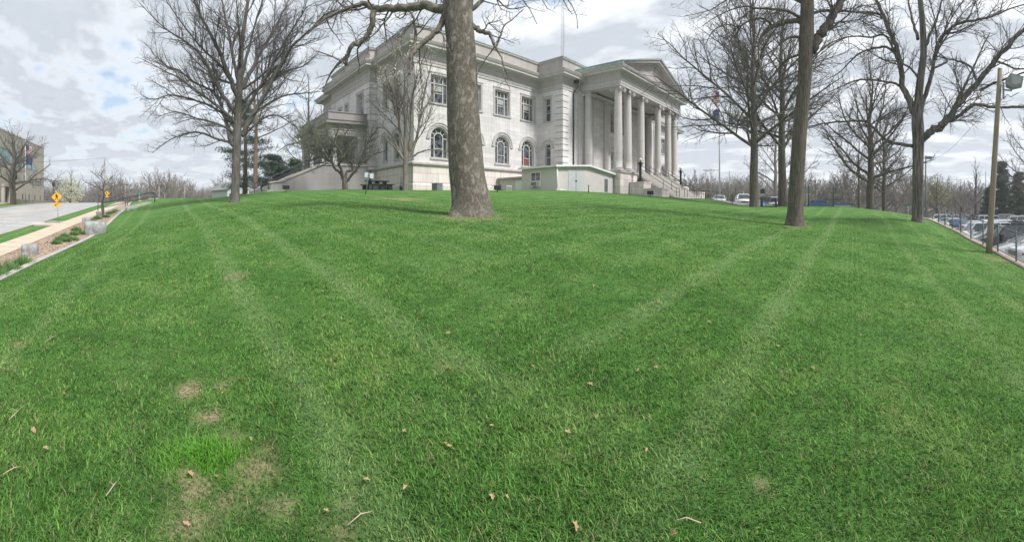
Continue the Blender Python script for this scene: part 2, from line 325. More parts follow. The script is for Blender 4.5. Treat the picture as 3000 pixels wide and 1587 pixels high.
# ------------------------------------------------------------------ lawn
def turf_color(t, L):
    """world-position turf colour: patchy greens and the two sets of mower stripes"""
    tc = N(t, 'ShaderNodeTexCoord'); sp = N(t, 'ShaderNodeSeparateXYZ'); L(tc.outputs['Object'], sp.inputs[0])
    n1 = N(t, 'ShaderNodeTexNoise', i_Scale=.9, i_Detail=6., i_Roughness=.62); L(tc.outputs['Object'], n1.inputs['Vector'])
    n2 = N(t, 'ShaderNodeTexNoise', i_Scale=6., i_Detail=6., i_Roughness=.7); L(tc.outputs['Object'], n2.inputs['Vector'])
    nw = N(t, 'ShaderNodeTexNoise', i_Scale=.8, i_Detail=3.); L(tc.outputs['Object'], nw.inputs['Vector'])
    wv = N(t, 'ShaderNodeMath', operation='MULTIPLY_ADD', i_1=.30, i_2=-.15); L(nw.outputs[0], wv.inputs[0])
    def band(axis, per, ph):
        ad = N(t, 'ShaderNodeMath', operation='ADD'); L(sp.outputs[axis], ad.inputs[0]); L(wv.outputs[0], ad.inputs[1])
        m = N(t, 'ShaderNodeMath', operation='MULTIPLY_ADD', i_1=2 * PI / per, i_2=ph); L(ad.outputs[0], m.inputs[0])
        s = N(t, 'ShaderNodeMath', operation='SINE'); L(m.outputs[0], s.inputs[0])
        r = N(t, 'ShaderNodeMapRange', interpolation_type='SMOOTHSTEP'); r.inputs['From Min'].default_value = .45; r.inputs['From Max'].default_value = 1.1; L(s.outputs[0], r.inputs['Value'])
        n1d = N(t, 'ShaderNodeTexNoise', noise_dimensions='1D', i_Scale=.62, i_Detail=1.); L(sp.outputs[axis], n1d.inputs['W']); q = N(t, 'ShaderNodeMapRange'); q.inputs['From Min'].default_value = .28; q.inputs['From Max'].default_value = .60; L(n1d.outputs[0], q.inputs['Value'])
        mm = N(t, 'ShaderNodeMath', operation='MULTIPLY'); L(r.outputs[0], mm.inputs[0]); L(q.outputs[0], mm.inputs[1]); return mm.outputs[0]
    bx = band(0, 1.38, PI / 2 - 2 * PI * 1.0 / 1.38); by = band(1, 1.40, PI / 2 - 2 * PI * 1.0 / 1.40)
    df = N(t, 'ShaderNodeMath', operation='SUBTRACT'); L(sp.outputs[0], df.inputs[0]); L(sp.outputs[1], df.inputs[1])
    k = N(t, 'ShaderNodeMapRange'); k.inputs['From Min'].default_value = -1.5; k.inputs['From Max'].default_value = 2.5; L(df.outputs[0], k.inputs['Value'])
    bm = N(t, 'ShaderNodeMix'); L(k.outputs[0], bm.inputs[0]); L(bx, bm.inputs[2]); L(by, bm.inputs[3])
    r1 = ramp(t, [(.30, (.062, .165, .030)), (.50, (.094, .212, .044)), (.72, (.148, .262, .070))], n1.outputs[0])
    r2 = ramp(t, [(.30, (.70, .72, .70)), (.70, (1.28, 1.26, 1.25))], n2.outputs[0])
    mu = N(t, 'ShaderNodeMix', data_type='RGBA', blend_type='MULTIPLY'); mu.inputs[0].default_value = 1; L(r1.outputs[0], mu.inputs[6]); L(r2.outputs[0], mu.inputs[7])
    n4 = N(t, 'ShaderNodeTexNoise', i_Scale=1.7, i_Detail=4.); L(tc.outputs['Object'], n4.inputs['Vector'])
    bk = N(t, 'ShaderNodeMath', operation='MULTIPLY'); L(bm.outputs[0], bk.inputs[0]); L(n4.outputs[0], bk.inputs[1])
    bs = N(t, 'ShaderNodeMath', operation='MULTIPLY', i_1=.72); L(bk.outputs[0], bs.inputs[0])
    mx = N(t, 'ShaderNodeMix', data_type='RGBA'); mx.inputs[7].default_value = (.23, .34, .14, 1); L(bs.outputs[0], mx.inputs[0]); L(mu.outputs[2], mx.inputs[6])
    return mx.outputs[2], n2.outputs[0], tc
def lawn_mat():
    m = bpy.data.materials.new('lawn_turf'); m.use_nodes = True; t = m.node_tree; L = t.links.new
    b = t.nodes['Principled BSDF']; b.inputs['Roughness'].default_value = .9; b.inputs['Specular IOR Level'].default_value = .15
    c, n2, tc = turf_color(t, L); dk = N(t, 'ShaderNodeVectorMath', operation='SCALE'); dk.inputs['Scale'].default_value = .84; L(c, dk.inputs[0]); c = dk.outputs[0]
    at_ = N(t, 'ShaderNodeAttribute', attribute_name='bare')
    nb = N(t, 'ShaderNodeTexNoise', i_Scale=45., i_Detail=4.); L(tc.outputs['Object'], nb.inputs['Vector'])
    straw = ramp(t, [(.32, (.13, .09, .055)), (.58, (.42, .32, .21))], nb.outputs[0])
    mx = N(t, 'ShaderNodeMix', data_type='RGBA'); L(at_.outputs['Fac'], mx.inputs[0]); L(c, mx.inputs[6]); L(straw.outputs[0], mx.inputs[7])
    L(mx.outputs[2], b.inputs['Base Color'])
    nf = N(t, 'ShaderNodeTexNoise', i_Scale=30., i_Detail=6., i_Roughness=.75); L(tc.outputs['Object'], nf.inputs['Vector'])
    bp = N(t, 'ShaderNodeBump', i_Strength=.8, i_Distance=.05); L(nf.outputs[0], bp.inputs['Height']); L(bp.outputs[0], b.inputs['Normal'])
    return m
def blade_mat():
    m = bpy.data.materials.new('grass_blade'); m.use_nodes = True; t = m.node_tree; L = t.links.new
    b = t.nodes['Principled BSDF']; b.inputs['Roughness'].default_value = .6; b.inputs['Specular IOR Level'].default_value = .3
    c, n2, tc = turf_color(t, L)
    at_ = N(t, 'ShaderNodeAttribute', attribute_name='tint'); r = ramp(t, [(0, (.42, .5, .42)), (.5, (1.08, 1.1, 1.0)), (1, (2.5, 2.0, 2.1))], at_.outputs['Fac'])  # tone varies per blade; dark and pale ends also paint in shadows and glints
    mu = N(t, 'ShaderNodeMix', data_type='RGBA', blend_type='MULTIPLY'); mu.inputs[0].default_value = 1; L(c, mu.inputs[6]); L(r.outputs[0], mu.inputs[7])
    ad = N(t, 'ShaderNodeAttribute', attribute_name='dry')
    mx = N(t, 'ShaderNodeMix', data_type='RGBA'); L(ad.outputs['Fac'], mx.inputs[0]); L(mu.outputs[2], mx.inputs[6]); mx.inputs[7].default_value = (.34, .30, .16, 1)
    al = N(t, 'ShaderNodeAttribute', attribute_name='lush'); m9 = N(t, 'ShaderNodeMix', data_type='RGBA'); L(al.outputs['Fac'], m9.inputs[0]); L(mx.outputs[2], m9.inputs[6]); m9.inputs[7].default_value = (.13, .34, .035, 1); mx = m9
    L(mx.outputs[2], b.inputs['Base Color'])
    tr = N(t, 'ShaderNodeBsdfTranslucent'); L(mx.outputs[2], tr.inputs[0])
    ms = N(t, 'ShaderNodeMixShader'); ms.inputs[0].default_value = .35; L(b.outputs[0], ms.inputs[1]); L(tr.outputs[0], ms.inputs[2]); L(ms.outputs[0], t.nodes['Material Output'].inputs[0])
    return m
LAWN = lawn_mat(); BLADE = blade_mat()
def axis(lo, hi, fine_lo, fine_hi, d):
    a = list(np.arange(fine_lo, fine_hi, d)); x = fine_hi; s = d
    while x < hi: a.append(x); s = min(s * 1.06, 1.6); x += s
    a.append(hi); b = []; x = fine_lo; s = d
    while x > lo: x -= s; s *= 1.06; b.append(max(x, lo))
    return np.array(sorted(set(np.round(b + a, 4))))
def height_sheet(name, xs, ys, fz, mats, attr=None, **k):
    X, Y = np.meshgrid(xs, ys, indexing='ij'); Z = fz(X, Y); nx, ny = X.shape
    V = np.c_[X.ravel(), Y.ravel(), Z.ravel()]; i = np.arange(nx * ny).reshape(nx, ny)
    F = np.c_[i[:-1, :-1].ravel(), i[1:, :-1].ravel(), i[1:, 1:].ravel(), i[:-1, 1:].ravel()]
    return tag(np_mesh(name, V, F, mats, smooth=True, attr=attr(V) if attr else None), **k)
height_sheet('lawn', axis(XC, 112, XC, 8, .1), axis(YF, 112, YF, 8, .1), lz, LAWN, attr=lambda V: {'bare': np.clip(bare(V[:, 0], V[:, 1]), 0, 1)}, kind='structure')

def make_grass():
    rng = np.random.default_rng(3)
    n = 720000; u = rng.random(n); ga = .28; r = (.9 ** ga + u * (38 ** ga - .9 ** ga)) ** (1 / ga); t = rng.uniform(R(-35), R(130), n)
    # clumping: pull blades towards random tuft centres
    X = r * np.sin(t); Y = r * np.cos(t)
    g = .045 + .02 * rng.random(len(r)) + .006 * r; cx = np.floor(X / g); cy = np.floor(Y / g); h1 = np.modf(np.abs(np.sin(cx * 12.9898 + cy * 78.233) * 43758.5453))[0]; h2 = np.modf(np.abs(np.sin(cx * 39.425 + cy * 11.135) * 24634.634))[0]
    pull = .25; X += ((cx + h1) * g - X) * pull; Y += ((cy + h2) * g - Y) * pull
    nz = np.sin(X * 1.7 + 1.3 * np.sin(Y * 1.1)) * np.sin(Y * 1.9 + 1.1 * np.sin(X * .9)) + .6 * np.sin(X * 5.1 + Y * 3.3) * np.sin(Y * 4.7 - X * 2.1)
    bm = bare(X, Y)
    ok = (rng.random(len(X)) < np.clip((38 - r) / 18, 0, 1)) & (X > XC + .06) & (Y > YF + .06) & (rng.random(len(X)) > bm * .72)
    # clear of the three trunks
    for x, rr, rad in [(1378, 14.5, .62), (688, 28, .5), (2330, 20, .5), (2687, 25, .55)]:
        a, b = at(x, rr); ok &= np.hypot(X - a, Y - b) > rad
    X, Y, r, nz, bm, h1 = X[ok], Y[ok], r[ok], nz[ok], bm[ok], h1[ok]; n = len(X)
    Z = lz(X, Y)
    ht = (.019 + .022 * rng.random(n) ** 1.5 + .010 * nz) * (1 - .5 * np.minimum(bm, 1)); ht = np.clip(ht, .014, .09) * np.clip((40 - r) / 22, .15, 1)
    # one lush tuft beside the bare turf
    tx, ty, _, _ = ground_hit(608, 1350); dt = np.hypot((X - tx) / .30, (Y - ty) / .22); lush = np.clip(1.3 - dt, 0, 1) ** .7; ht *= 1 + 1.3 * lush
    wd = (.0016 + .0011 * rng.random(n)) * (1 + r * .20); az = rng.uniform(0, 2 * PI, n); lean = ht * rng.uniform(.1, 1.7, n)
    fx, fy = np.cos(az), np.sin(az); sx, sy = -fy, fx
    def pt(h, l, w): return np.stack([X + fx * lean * l + sx * w, Y + fy * lean * l + sy * w, Z + ht * h - .004], 1)
    V = np.stack([pt(0, 0, -wd), pt(0, 0, wd), pt(.6, .32, wd * .8), pt(.6, .32, -wd * .8), pt(1, 1, wd * .12), pt(.98, .96, -wd * .12)], 1).reshape(-1, 3)
    b = np.arange(n)[:, None] * 6
    F = np.concatenate([b + [0, 1, 2, 3], b + [3, 2, 4, 5]], 0)
    tint = np.clip(.45 + .25 * rng.standard_normal(n) + .12 * nz + .35 * lush, 0, 1); cl = np.clip(np.sin(X * 7.3 + 2 * np.sin(Y * 3.1)) * np.sin(Y * 6.1 + 2 * np.sin(X * 2.7)), 0, 1); dry = ((rng.random(n) < .05 + .22 * cl ** 3 + .5 * bm) * rng.uniform(.5, 1, n))
    dry = np.maximum(dry * (1 - lush), 0)
    o = np_mesh('grass', V, F, BLADE, attr={'lush': np.repeat(lush, 6), 'tint': np.repeat(tint, 6), 'dry': np.repeat(dry, 6)})
    tag(o, 'short mown spring grass blades over the whole lawn', 'grass', kind='stuff')
make_grass()

# ------------------------------------------------------------------ other ground
def strip(name, x0, x1, y0, y1, dz, m, n=2, step=1.5, **k):
    return height_sheet(name, np.linspace(x0, x1, n), np.arange(y0, y1, step), lambda X, Y: sz(Y) + dz, m, **k)
gs = MB(); gs.add([(-900, -900, -1.75), (900, -900, -1.75), (900, 900, -1.75), (-900, 900, -1.75)], [(0, 1, 2, 3)]); tag(gs.build('ground', FIELD), kind='structure')
strip('sidewalk', -7.9, -6.5, -4, 75, .02, WALK, kind='structure')
jt = MB()
for y in np.arange(-3, 74, 1.5): jt.add([(-7.9, y, SZ(y) + .0235), (-6.5, y, SZ(y) + .0235), (-6.5, y + .025, SZ(y + .025) + .0235), (-7.9, y + .025, SZ(y + .025) + .0235)], [(0, 1, 2, 3)])
tag(jt.build('sidewalk_joints', mat('joint_dark', (.16, .13, .10), .9, .1)), kind='structure')
strip('grass_verge', -9.3, -7.9, -4, 28.4, .015, LAWN, kind='structure')
strip('grass_verge', -9.3, -7.9, 31.4, 75, .015, LAWN, kind='structure')
strip('crossing_apron', -9.7, -7.9, 28.4, 31.4, .01, WALK, kind='structure')
kb = MB()
def slope_bar(q, x0, x1, y0, y1, dz):
    a, b = SZ(y0), SZ(y1); q.add([(x0, y0, a - .25), (x1, y0, a - .25), (x1, y1, b - .25), (x0, y1, b - .25), (x0, y0, a + dz), (x1, y0, a + dz), (x1, y1, b + dz), (x0, y1, b + dz)], [(4, 5, 6, 7), (0, 1, 5, 4), (1, 2, 6, 5), (2, 3, 7, 6), (3, 0, 4, 7)])
for y in np.arange(-4, 75, 1.6):
    if 27 < y < 31: continue
    slope_bar(kb, -9.46, -9.3, y, y + 1.6, .045)
for y in (28.3, 31.3): slope_bar(kb, -9.3, -7.9, y, y + .12, .02)
tag(kb.build('kerb', CONC), kind='structure')
strip('road', -20.8, -9.46, -4, 200, -.10, ASPH, n=8, kind='structure')
rl = MB()
for xx, w in [(-14.9, .1), (-15.2, .1)]:
    for y in np.arange(0, 74, 1.0): rl.add([(xx, y, SZ(y) - .094), (xx + w, y, SZ(y) - .094), (xx + w, y + 1, SZ(y + 1) - .094), (xx, y + 1, SZ(y + 1) - .094)], [(0, 1, 2, 3)])
tag(rl.build('road_centre_line', YEL), kind='structure')
wl = MB()
for y in (28.6, 31.2):
    for k in range(5): wl.add([(-9.7 - k * 2.1, y, SZ(y) - .094), (-9.7 - k * 2.1, y + .16, SZ(y + .16) - .094), (-11.5 - k * 2.1, y + .16, SZ(y + .16) - .094), (-11.5 - k * 2.1, y, SZ(y) - .094)], [(0, 1, 2, 3)])
tag(wl.build('crossing_marking', WHITE), kind='structure')
kb = MB()
for y in np.arange(30, 110, 1.6): slope_bar(kb, -21.0, -20.8, y, y + 1.6, .03)
tag(kb.build('far_kerb', CONC), kind='structure')
strip('far_side_lawn', -24.5, -21.0, 30, 66, .01, LAWN, kind='structure')
strip('far_side_pavement', -60, -21.0, 66, 110, .012, WALK, kind='structure')
strip('far_side_forecourt', -60, -24.5, 30, 66, .012, WALK, kind='structure')
height_sheet('mulch_bed', np.linspace(-6.5, XC, 12), np.arange(-4, 62, .4), lambda X, Y: (lambda k: (1 - k) * lz(np.full_like(X, XC), Y) + k * sz(Y) + .03 * np.sin(X * 9 + Y * 5) * np.sin(Y * 7) * (k * (1 - k) * 4))((XC - X) / 2.2), MULCH, kind='structure')
eb = MB(); yy = list(np.arange(-3, 60, .5))
for a, b in zip(yy[:-1], yy[1:]):
    z0, z1 = LZ(XC, a), LZ(XC, b); w = .11
    eb.add([(XC - w, a, z0 - .2), (XC + w, a, z0 - .2), (XC + w, b, z1 - .2), (XC - w, b, z1 - .2), (XC - w, a, z0 + .07), (XC + w, a, z0 + .06), (XC + w, b, z1 + .06), (XC - w, b, z1 + .07)],
           [(4, 5, 6, 7), (0, 4, 7, 3), (1, 2, 6, 5), (0, 1, 5, 4), (2, 3, 7, 6)])
tag(eb.build('lawn_edging', CONC, fix=False), kind='structure')
lt = MB(); lt.add([(-8, -62, LOTZ), (140, -62, LOTZ), (140, YF - .25, LOTZ), (-8, YF - .25, LOTZ)], [(0, 1, 2, 3)]); tag(lt.build('parking_lot', LOTM), kind='structure')
pm = MB()
for X in np.arange(12, 75, 3.05): pm.add([(X - .05, -12, LOTZ + .004), (X + .05, -12, LOTZ + .004), (X + .05, -7, LOTZ + .004), (X - .05, -7, LOTZ + .004)], [(0, 1, 2, 3)])
tag(pm.build('parking_bay_lines', WHITE), kind='structure')
# wood chips loose on the bed
def chips():
    rng = np.random.default_rng(5); n = 5200
    X = rng.uniform(-6.45, XC - .12, n); Y = 6 + 36 * rng.random(n) ** 1.3; k = (XC - X) / 2.2; Z = (1 - k) * lz(np.full(n, XC), Y) + k * sz(Y) + .03
    a = rng.uniform(0, PI, n); l = rng.uniform(.02, .05, n); w = l * rng.uniform(.3, .6, n); ti = rng.uniform(-.6, .6, n)
    c, s = np.cos(a), np.sin(a)
    def q(u, v): return np.stack([X + u * l * c - v * w * s, Y + u * l * s + v * w * c, Z + ti * u * l], 1)
    V = np.stack([q(-1, -1), q(1, -1), q(1, 1), q(-1, 1)], 1).reshape(-1, 3); F = np.arange(n)[:, None] * 4 + np.array([0, 1, 2, 3])
    tag(np_mesh('wood_chips', V, F, mat('wood_chip', (.40, .29, .20), .9, .5, 6)), 'loose tan wood chips strewn over the mulch bed', 'wood chips', kind='stuff')
chips()

# ------------------------------------------------------------------ courthouse
E0 = 1.6                               # eye height: levels below are read from it
CH = empty('courthouse', (19.2, 32, 3.26), label='large pale limestone courthouse with arched windows and columned portico at the top of the lawn', cat='courthouse')
def cb(mb, name, mats, parent=None, label=None):
    """courthouse part: built in world coordinates, re-expressed under the empty"""
    o = mb.build(name, mats, parent or CH)
    if (parent or CH) is CH: o.location = (-19.2, -32, -3.26)
    if label: o['label'] = label
    return o
class Wall:
    def __init__(s, p0, p1): s.p0 = Vector((*p0, 0)); d = Vector((*p1, 0)) - s.p0; s.len = d.length; s.d = d.normalized(); s.n = Vector((s.d.y, -s.d.x, 0))
    def p(s, u, z, o=0.): return s.p0 + s.d * u + s.n * o + Vector((0, 0, z))
def arcpts(c, r, zs, k=12): return [(c - r * math.cos(PI * i / k), zs + r * math.sin(PI * i / k)) for i in range(k + 1)]
def wall_panel(mb, w, z0, z1, cols, depth=.38):
    """cols: (centre, width, [(sill, head, arched)])"""
    cols = sorted(cols); u = 0.
    def quad(a, b, c, d): mb.add([a, b, c, d], [(0, 1, 2, 3)])
    for c, wd, ops in cols:
        a, b = c - wd / 2, c + wd / 2
        quad(w.p(u, z0), w.p(a, z0), w.p(a, z1), w.p(u, z1)); z = z0
        for sill, head, arch in ops:
            quad(w.p(a, z), w.p(b, z), w.p(b, sill), w.p(a, sill))
            if arch:
                r = wd / 2; zs = head - r; pts = arcpts(c, r, zs); nz = head + .05
                for (x1, y1), (x2, y2) in zip(pts[:-1], pts[1:]):
                    quad(w.p(x1, y1), w.p(x2, y2), w.p(x2, nz), w.p(x1, nz)); quad(w.p(x1, y1), w.p(x2, y2), w.p(x2, y2, -depth), w.p(x1, y1, -depth))
                z = nz
            else: zs = head; z = head; quad(w.p(a, head), w.p(b, head), w.p(b, head, -depth), w.p(a, head, -depth))
            for q in (a, b): quad(w.p(q, sill), w.p(q, zs), w.p(q, zs, -depth), w.p(q, sill, -depth))
            quad(w.p(a, sill), w.p(b, sill), w.p(b, sill, -depth), w.p(a, sill, -depth))
        quad(w.p(a, z), w.p(b, z), w.p(b, z1), w.p(a, z1)); u = b
    quad(w.p(u, z0), w.p(w.len, z0), w.p(w.len, z1), w.p(u, z1))
def wbox(mb, w, u0, u1, z0, z1, o0, o1):
    c = [w.p(u, z, o) for z in (z0, z1) for o in (o0, o1) for u in (u0, u1)]
    mb.add(c, [(0, 1, 3, 2), (4, 6, 7, 5), (0, 4, 5, 1), (2, 3, 7, 6), (0, 2, 6, 4), (1, 5, 7, 3)])
def ring(mb, w, c, zs, r0, r1, o0, o1, k=14):
    A = arcpts(c, r0, zs, k); B = arcpts(c, r1, zs, k)
    for i in range(k):
        vs = [w.p(*A[i], o0), w.p(*A[i + 1], o0), w.p(*B[i + 1], o0), w.p(*B[i], o0), w.p(*A[i], o1), w.p(*A[i + 1], o1), w.p(*B[i + 1], o1), w.p(*B[i], o1)]
        mb.add(vs, [(4, 5, 6, 7), (0, 1, 5, 4), (3, 7, 6, 2)])
    for q in (0, k):
        mb.add([w.p(*A[q], o0), w.p(*B[q], o0), w.p(*B[q], o1), w.p(*A[q], o1)], [(0, 1, 2, 3)])
def window(w, c, wd, sill, head, arch, blind=False, surround=True, poster=False):
    a, b = c - wd / 2, c + wd / 2; zs = head - wd / 2 if arch else head; t = .09 if wd > 1.2 else .07; wide = wd > 1.2
    f = MB(); I, O = -.34, -.24
    wbox(f, w, a, a + t, sill, zs, I, O); wbox(f, w, b - t, b, sill, zs, I, O); wbox(f, w, a + t, b - t, sill, sill + t, I, O)
    m = wd * .24; h = zs - sill
    if wide:
        for q in (c - m, c + m): wbox(f, w, q - .05, q + .05, sill + t, (zs if arch else zs - t), I, O + .02)
    if arch:
        ring(f, w, c, zs, wd / 2 - t, wd / 2, I, O)
        if wide:
            ring(f, w, c, zs, m - .04, m + .05, I, O + .02)
            for ang in (35, 68, 112, 145):
                ca, sa = math.cos(R(ang)), math.sin(R(ang)); r0, r1 = m + .05, wd / 2 - t
                p0, p1 = (c + r0 * ca, zs + r0 * sa), (c + r1 * ca, zs + r1 * sa); px, pz = -sa * .035, ca * .035
                f.add([w.p(p0[0] + px, p0[1] + pz, O), w.p(p1[0] + px, p1[1] + pz, O), w.p(p1[0] - px, p1[1] - pz, O), w.p(p0[0] - px, p0[1] - pz, O)], [(0, 1, 2, 3)])
            for s_ in (-1, 1): wbox(f, w, *(sorted((c + s_ * (m + .05), c + s_ * (wd / 2 - t)))), zs - .05, zs + .03, I, O + .01)
        else: wbox(f, w, a + t, b - t, zs - .04, zs + .04, I, O)
        wbox(f, w, c - (m - .05 if wide else wd / 2 - t), c + (m - .05 if wide else wd / 2 - t), sill + h * .46, sill + h * .46 + .07, I, O + .01)
    else:
        wbox(f, w, a + t, b - t, zs - t, zs, I, O)
        wbox(f, w, a + t, b - t, sill + h * .70, sill + h * .70 + .10, I, O + .03)
        if wide: wbox(f, w, c - .035, c + .035, sill + h * .70 + .1, zs - t, I, O)
        wbox(f, w, c - (m - .05 if wide else wd / 2 - t), c + (m - .05 if wide else wd / 2 - t), sill + h * .36, sill + h * .36 + .06, I, O + .01)
    fo = cb(f, 'window', FRAME)
    g = MB()
    if arch: g.add([w.p(x, z, -.31) for x, z in [(a, sill), (b, sill)] + list(reversed(arcpts(c, wd / 2, zs)))], [tuple(range(15))])
    else: g.add([w.p(a, sill, -.31), w.p(b, sill, -.31), w.p(b, zs, -.31), w.p(a, zs, -.31)], [(0, 1, 2, 3)])
    g.build('pane', GLASS, fo)
    if blind:
        q = MB(); hw = m - .06 if wide else wd / 2 - t
        wbox(q, w, c - hw, c + hw, sill + h * (.46 if not arch else .62), sill + h * (.9 if arch else .69), -.335, -.305); q.build('blind', BLIND, fo)
    if poster:
        q = MB(); wbox(q, w, c - .42, c + .14, sill + .18, sill + 1.05, -.33, -.29)
        po = q.build('red_poster', mat('red_poster', (.25, .05, .04), .6, .1), fo); q = MB()
        for k in range(5): wbox(q, w, c - .34, c + .06 - .1 * (k % 2), sill + .32 + k * .15, sill + .36 + k * .15, -.29, -.287)
        # faint unreadable lines stay as tone in the poster
    s = MB()
    if surround:
        if arch:
            ring(s, w, c, zs, wd / 2 + .12, wd / 2 + .36, -.0, .07); ring(s, w, c, zs, wd / 2 + .34, wd / 2 + .42, .07, .12)
            for sg in (-1, 1): wbox(s, w, *sorted((c + sg * (wd / 2 + .12), c + sg * (wd / 2 + .50))), zs - .14, zs, -.0, .1)
        else:
            for q0, q1 in ((a - .22, a - .02), (b + .02, b + .22)): wbox(s, w, q0, q1, sill - .01, head + .2, 0, .05)
            wbox(s, w, a - .02, b + .02, head + .02, head + .2, 0, .047); wbox(s, w, a - .28, b + .28, head + .2, head + .27, 0, .09)
        s.build('surround', TRIM, fo); s = MB(); wbox(s, w, a - (.1 if arch else .26), b + (.1 if arch else .26), sill - .15, sill - .005, -.30, .1); s.build('sill', TRIM, fo)
    return fo
def offset(poly, o):
    n = len(poly); out = []
    for i in range(n):
        a, b, c = poly[i - 1], poly[i], poly[(i + 1) % n]
        d1 = (b[0] - a[0], b[1] - a[1]); d2 = (c[0] - b[0], c[1] - b[1]); l1 = math.hypot(*d1); l2 = math.hypot(*d2)
        n1 = (d1[1] / l1, -d1[0] / l1); n2 = (d2[1] / l2, -d2[0] / l2)
        k = 1 + n1[0] * n2[0] + n1[1] * n2[1]
        out.append((b[0] + o * (n1[0] + n2[0]) / k, b[1] + o * (n1[1] + n2[1]) / k))
    return out
def sweep(mb, poly, prof):
    rings = [[(x, y, z) for x, y in offset(poly, o)] for o, z in prof]; n = len(poly)
    for A, B in zip(rings[:-1], rings[1:]):
        for i in range(n): j = (i + 1) % n; mb.add([A[i], A[j], B[j], B[i]], [(0, 1, 2, 3)])
def H(h): return h + E0
FOOT = [(20, 32), (36.2, 32), (36.2, 28.6), (58.8, 28.6), (58.8, 32), (75, 32), (75, 39), (75.8, 39), (75.8, 49.4), (75, 49.4), (75, 54.5), (20, 54.5), (20, 49.4), (19.2, 49.4), (19.2, 39), (20, 39)]
WZ0, WZ1 = H(4.17), H(12.75)
ARCH = (H(4.54), H(7.36), True); RECT = (H(9.5), H(12.0), False)
colsA = [(x - 20., 2.0, [ARCH, RECT]) for x in (22.8, 26.7, 30.6, 34.45)]
colsA2 = [((95 - x) - 58.8, 2.0, [ARCH, RECT]) for x in (22.8, 26.7, 30.6, 34.45)]
NAR = .86
layout = {0: colsA, 4: colsA2, 1: [(1.3, NAR, [(H(4.6), H(7.05), True), RECT])], 15: [(1.8, NAR, [(H(4.6), H(7.0), True), (H(9.6), H(12.0), False)]), (4.0, NAR, [(H(4.6), H(7.0), True), (H(9.6), H(12.0), False)])],
          2: [(46.3 - 36.2, .8, [(H(4.9), H(7.2), True), RECT]), (48.7 - 36.2, .8, [(H(4.9), H(7.2), True), RECT])],
          13: [(2.5, .8, [(H(10.0), H(11.5), False)]), (4.4, .6, [(H(10.0), H(11.6), False)]), (8.1, 1.5, [(H(9.5), H(12.0), False)])]}
wm = MB(); walls = []
for i in range(len(FOOT)):
    w = Wall(FOOT[i], FOOT[(i + 1) % len(FOOT)]); walls.append(w); wall_panel(wm, w, WZ0 - .02, WZ1, sorted(layout.get(i, [])))
cb(wm, 'wall', STONE)
k = 0
for i, cols in layout.items():
    for ci, (c, wd, ops) in enumerate(cols):
        for (s_, h_, ar) in ops:
            k += 1
            window(walls[i], c, wd, s_, h_, ar, blind=(not ar and wd > 1.2 and k % 3 != 1), poster=(i == 0 and ci == 3 and ar))
bs = MB(); sweep(bs, FOOT, [(.22, 1.5), (.22, H(2.08)), (.15, H(2.16)), (.15, H(3.72))]); cb(bs, 'basement_wall', STONE_B)
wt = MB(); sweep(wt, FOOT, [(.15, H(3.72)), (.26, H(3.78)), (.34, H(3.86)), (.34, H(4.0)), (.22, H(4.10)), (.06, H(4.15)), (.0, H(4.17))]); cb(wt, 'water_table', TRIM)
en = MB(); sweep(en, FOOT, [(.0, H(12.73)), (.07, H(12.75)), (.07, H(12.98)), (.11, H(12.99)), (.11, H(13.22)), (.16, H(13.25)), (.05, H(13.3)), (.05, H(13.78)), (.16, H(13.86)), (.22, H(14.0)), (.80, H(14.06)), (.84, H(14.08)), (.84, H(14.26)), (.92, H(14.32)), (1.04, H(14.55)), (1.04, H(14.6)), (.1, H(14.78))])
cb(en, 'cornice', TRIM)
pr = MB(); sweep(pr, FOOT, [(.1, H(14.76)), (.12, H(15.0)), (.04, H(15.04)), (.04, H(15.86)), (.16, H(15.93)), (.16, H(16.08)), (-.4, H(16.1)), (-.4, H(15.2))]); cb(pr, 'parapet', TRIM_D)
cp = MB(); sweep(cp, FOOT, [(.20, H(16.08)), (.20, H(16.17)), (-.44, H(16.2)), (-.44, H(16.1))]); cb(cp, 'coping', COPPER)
rf = MB(); rf.add([(x, y, H(15.3)) for x, y in offset(FOOT, -.2)], [tuple(range(16))]); cb(rf, 'roof', COPPER)
# rusticated corner piers
def quoins(cx, cy, sx, sy, parent=None):
    q = MB(); z = WZ0 + .08; i = 0
    while z < WZ1 - .45:
        l = 1.0 if i % 2 == 0 else 1.0
        q.box(min(cx, cx + sx * l) - (.085 if sx > 0 else 0), max(cx, cx + sx * l) + (.085 if sx < 0 else 0), min(cy, cy + sy * l) - (.085 if sy > 0 else 0), max(cy, cy + sy * l) + (.085 if sy < 0 else 0), z, z + .56); z += .655; i += 1
    return cb(q, 'quoin_pier', STONE)
for a in [(36.2, 28.6, 1, 1), (58.8, 28.6, -1, 1), (19.2, 39, 1, 1), (75, 32, -1, 1), (19.2, 49.4, 1, -1)]: quoins(*a)
# downpipe and hopper
dp = MB(); dp.tube([(38.15, 28.42, H(13.9)), (38.15, 28.0, H(13.4)), (38.0, 28.48, H(12.6)), (38.0, 28.48, H(4.1))], .07, 8); dp.box(37.95, 38.35, 28.0, 28.4, H(13.7), H(14.05)); cb(dp, 'downpipe', DARK)
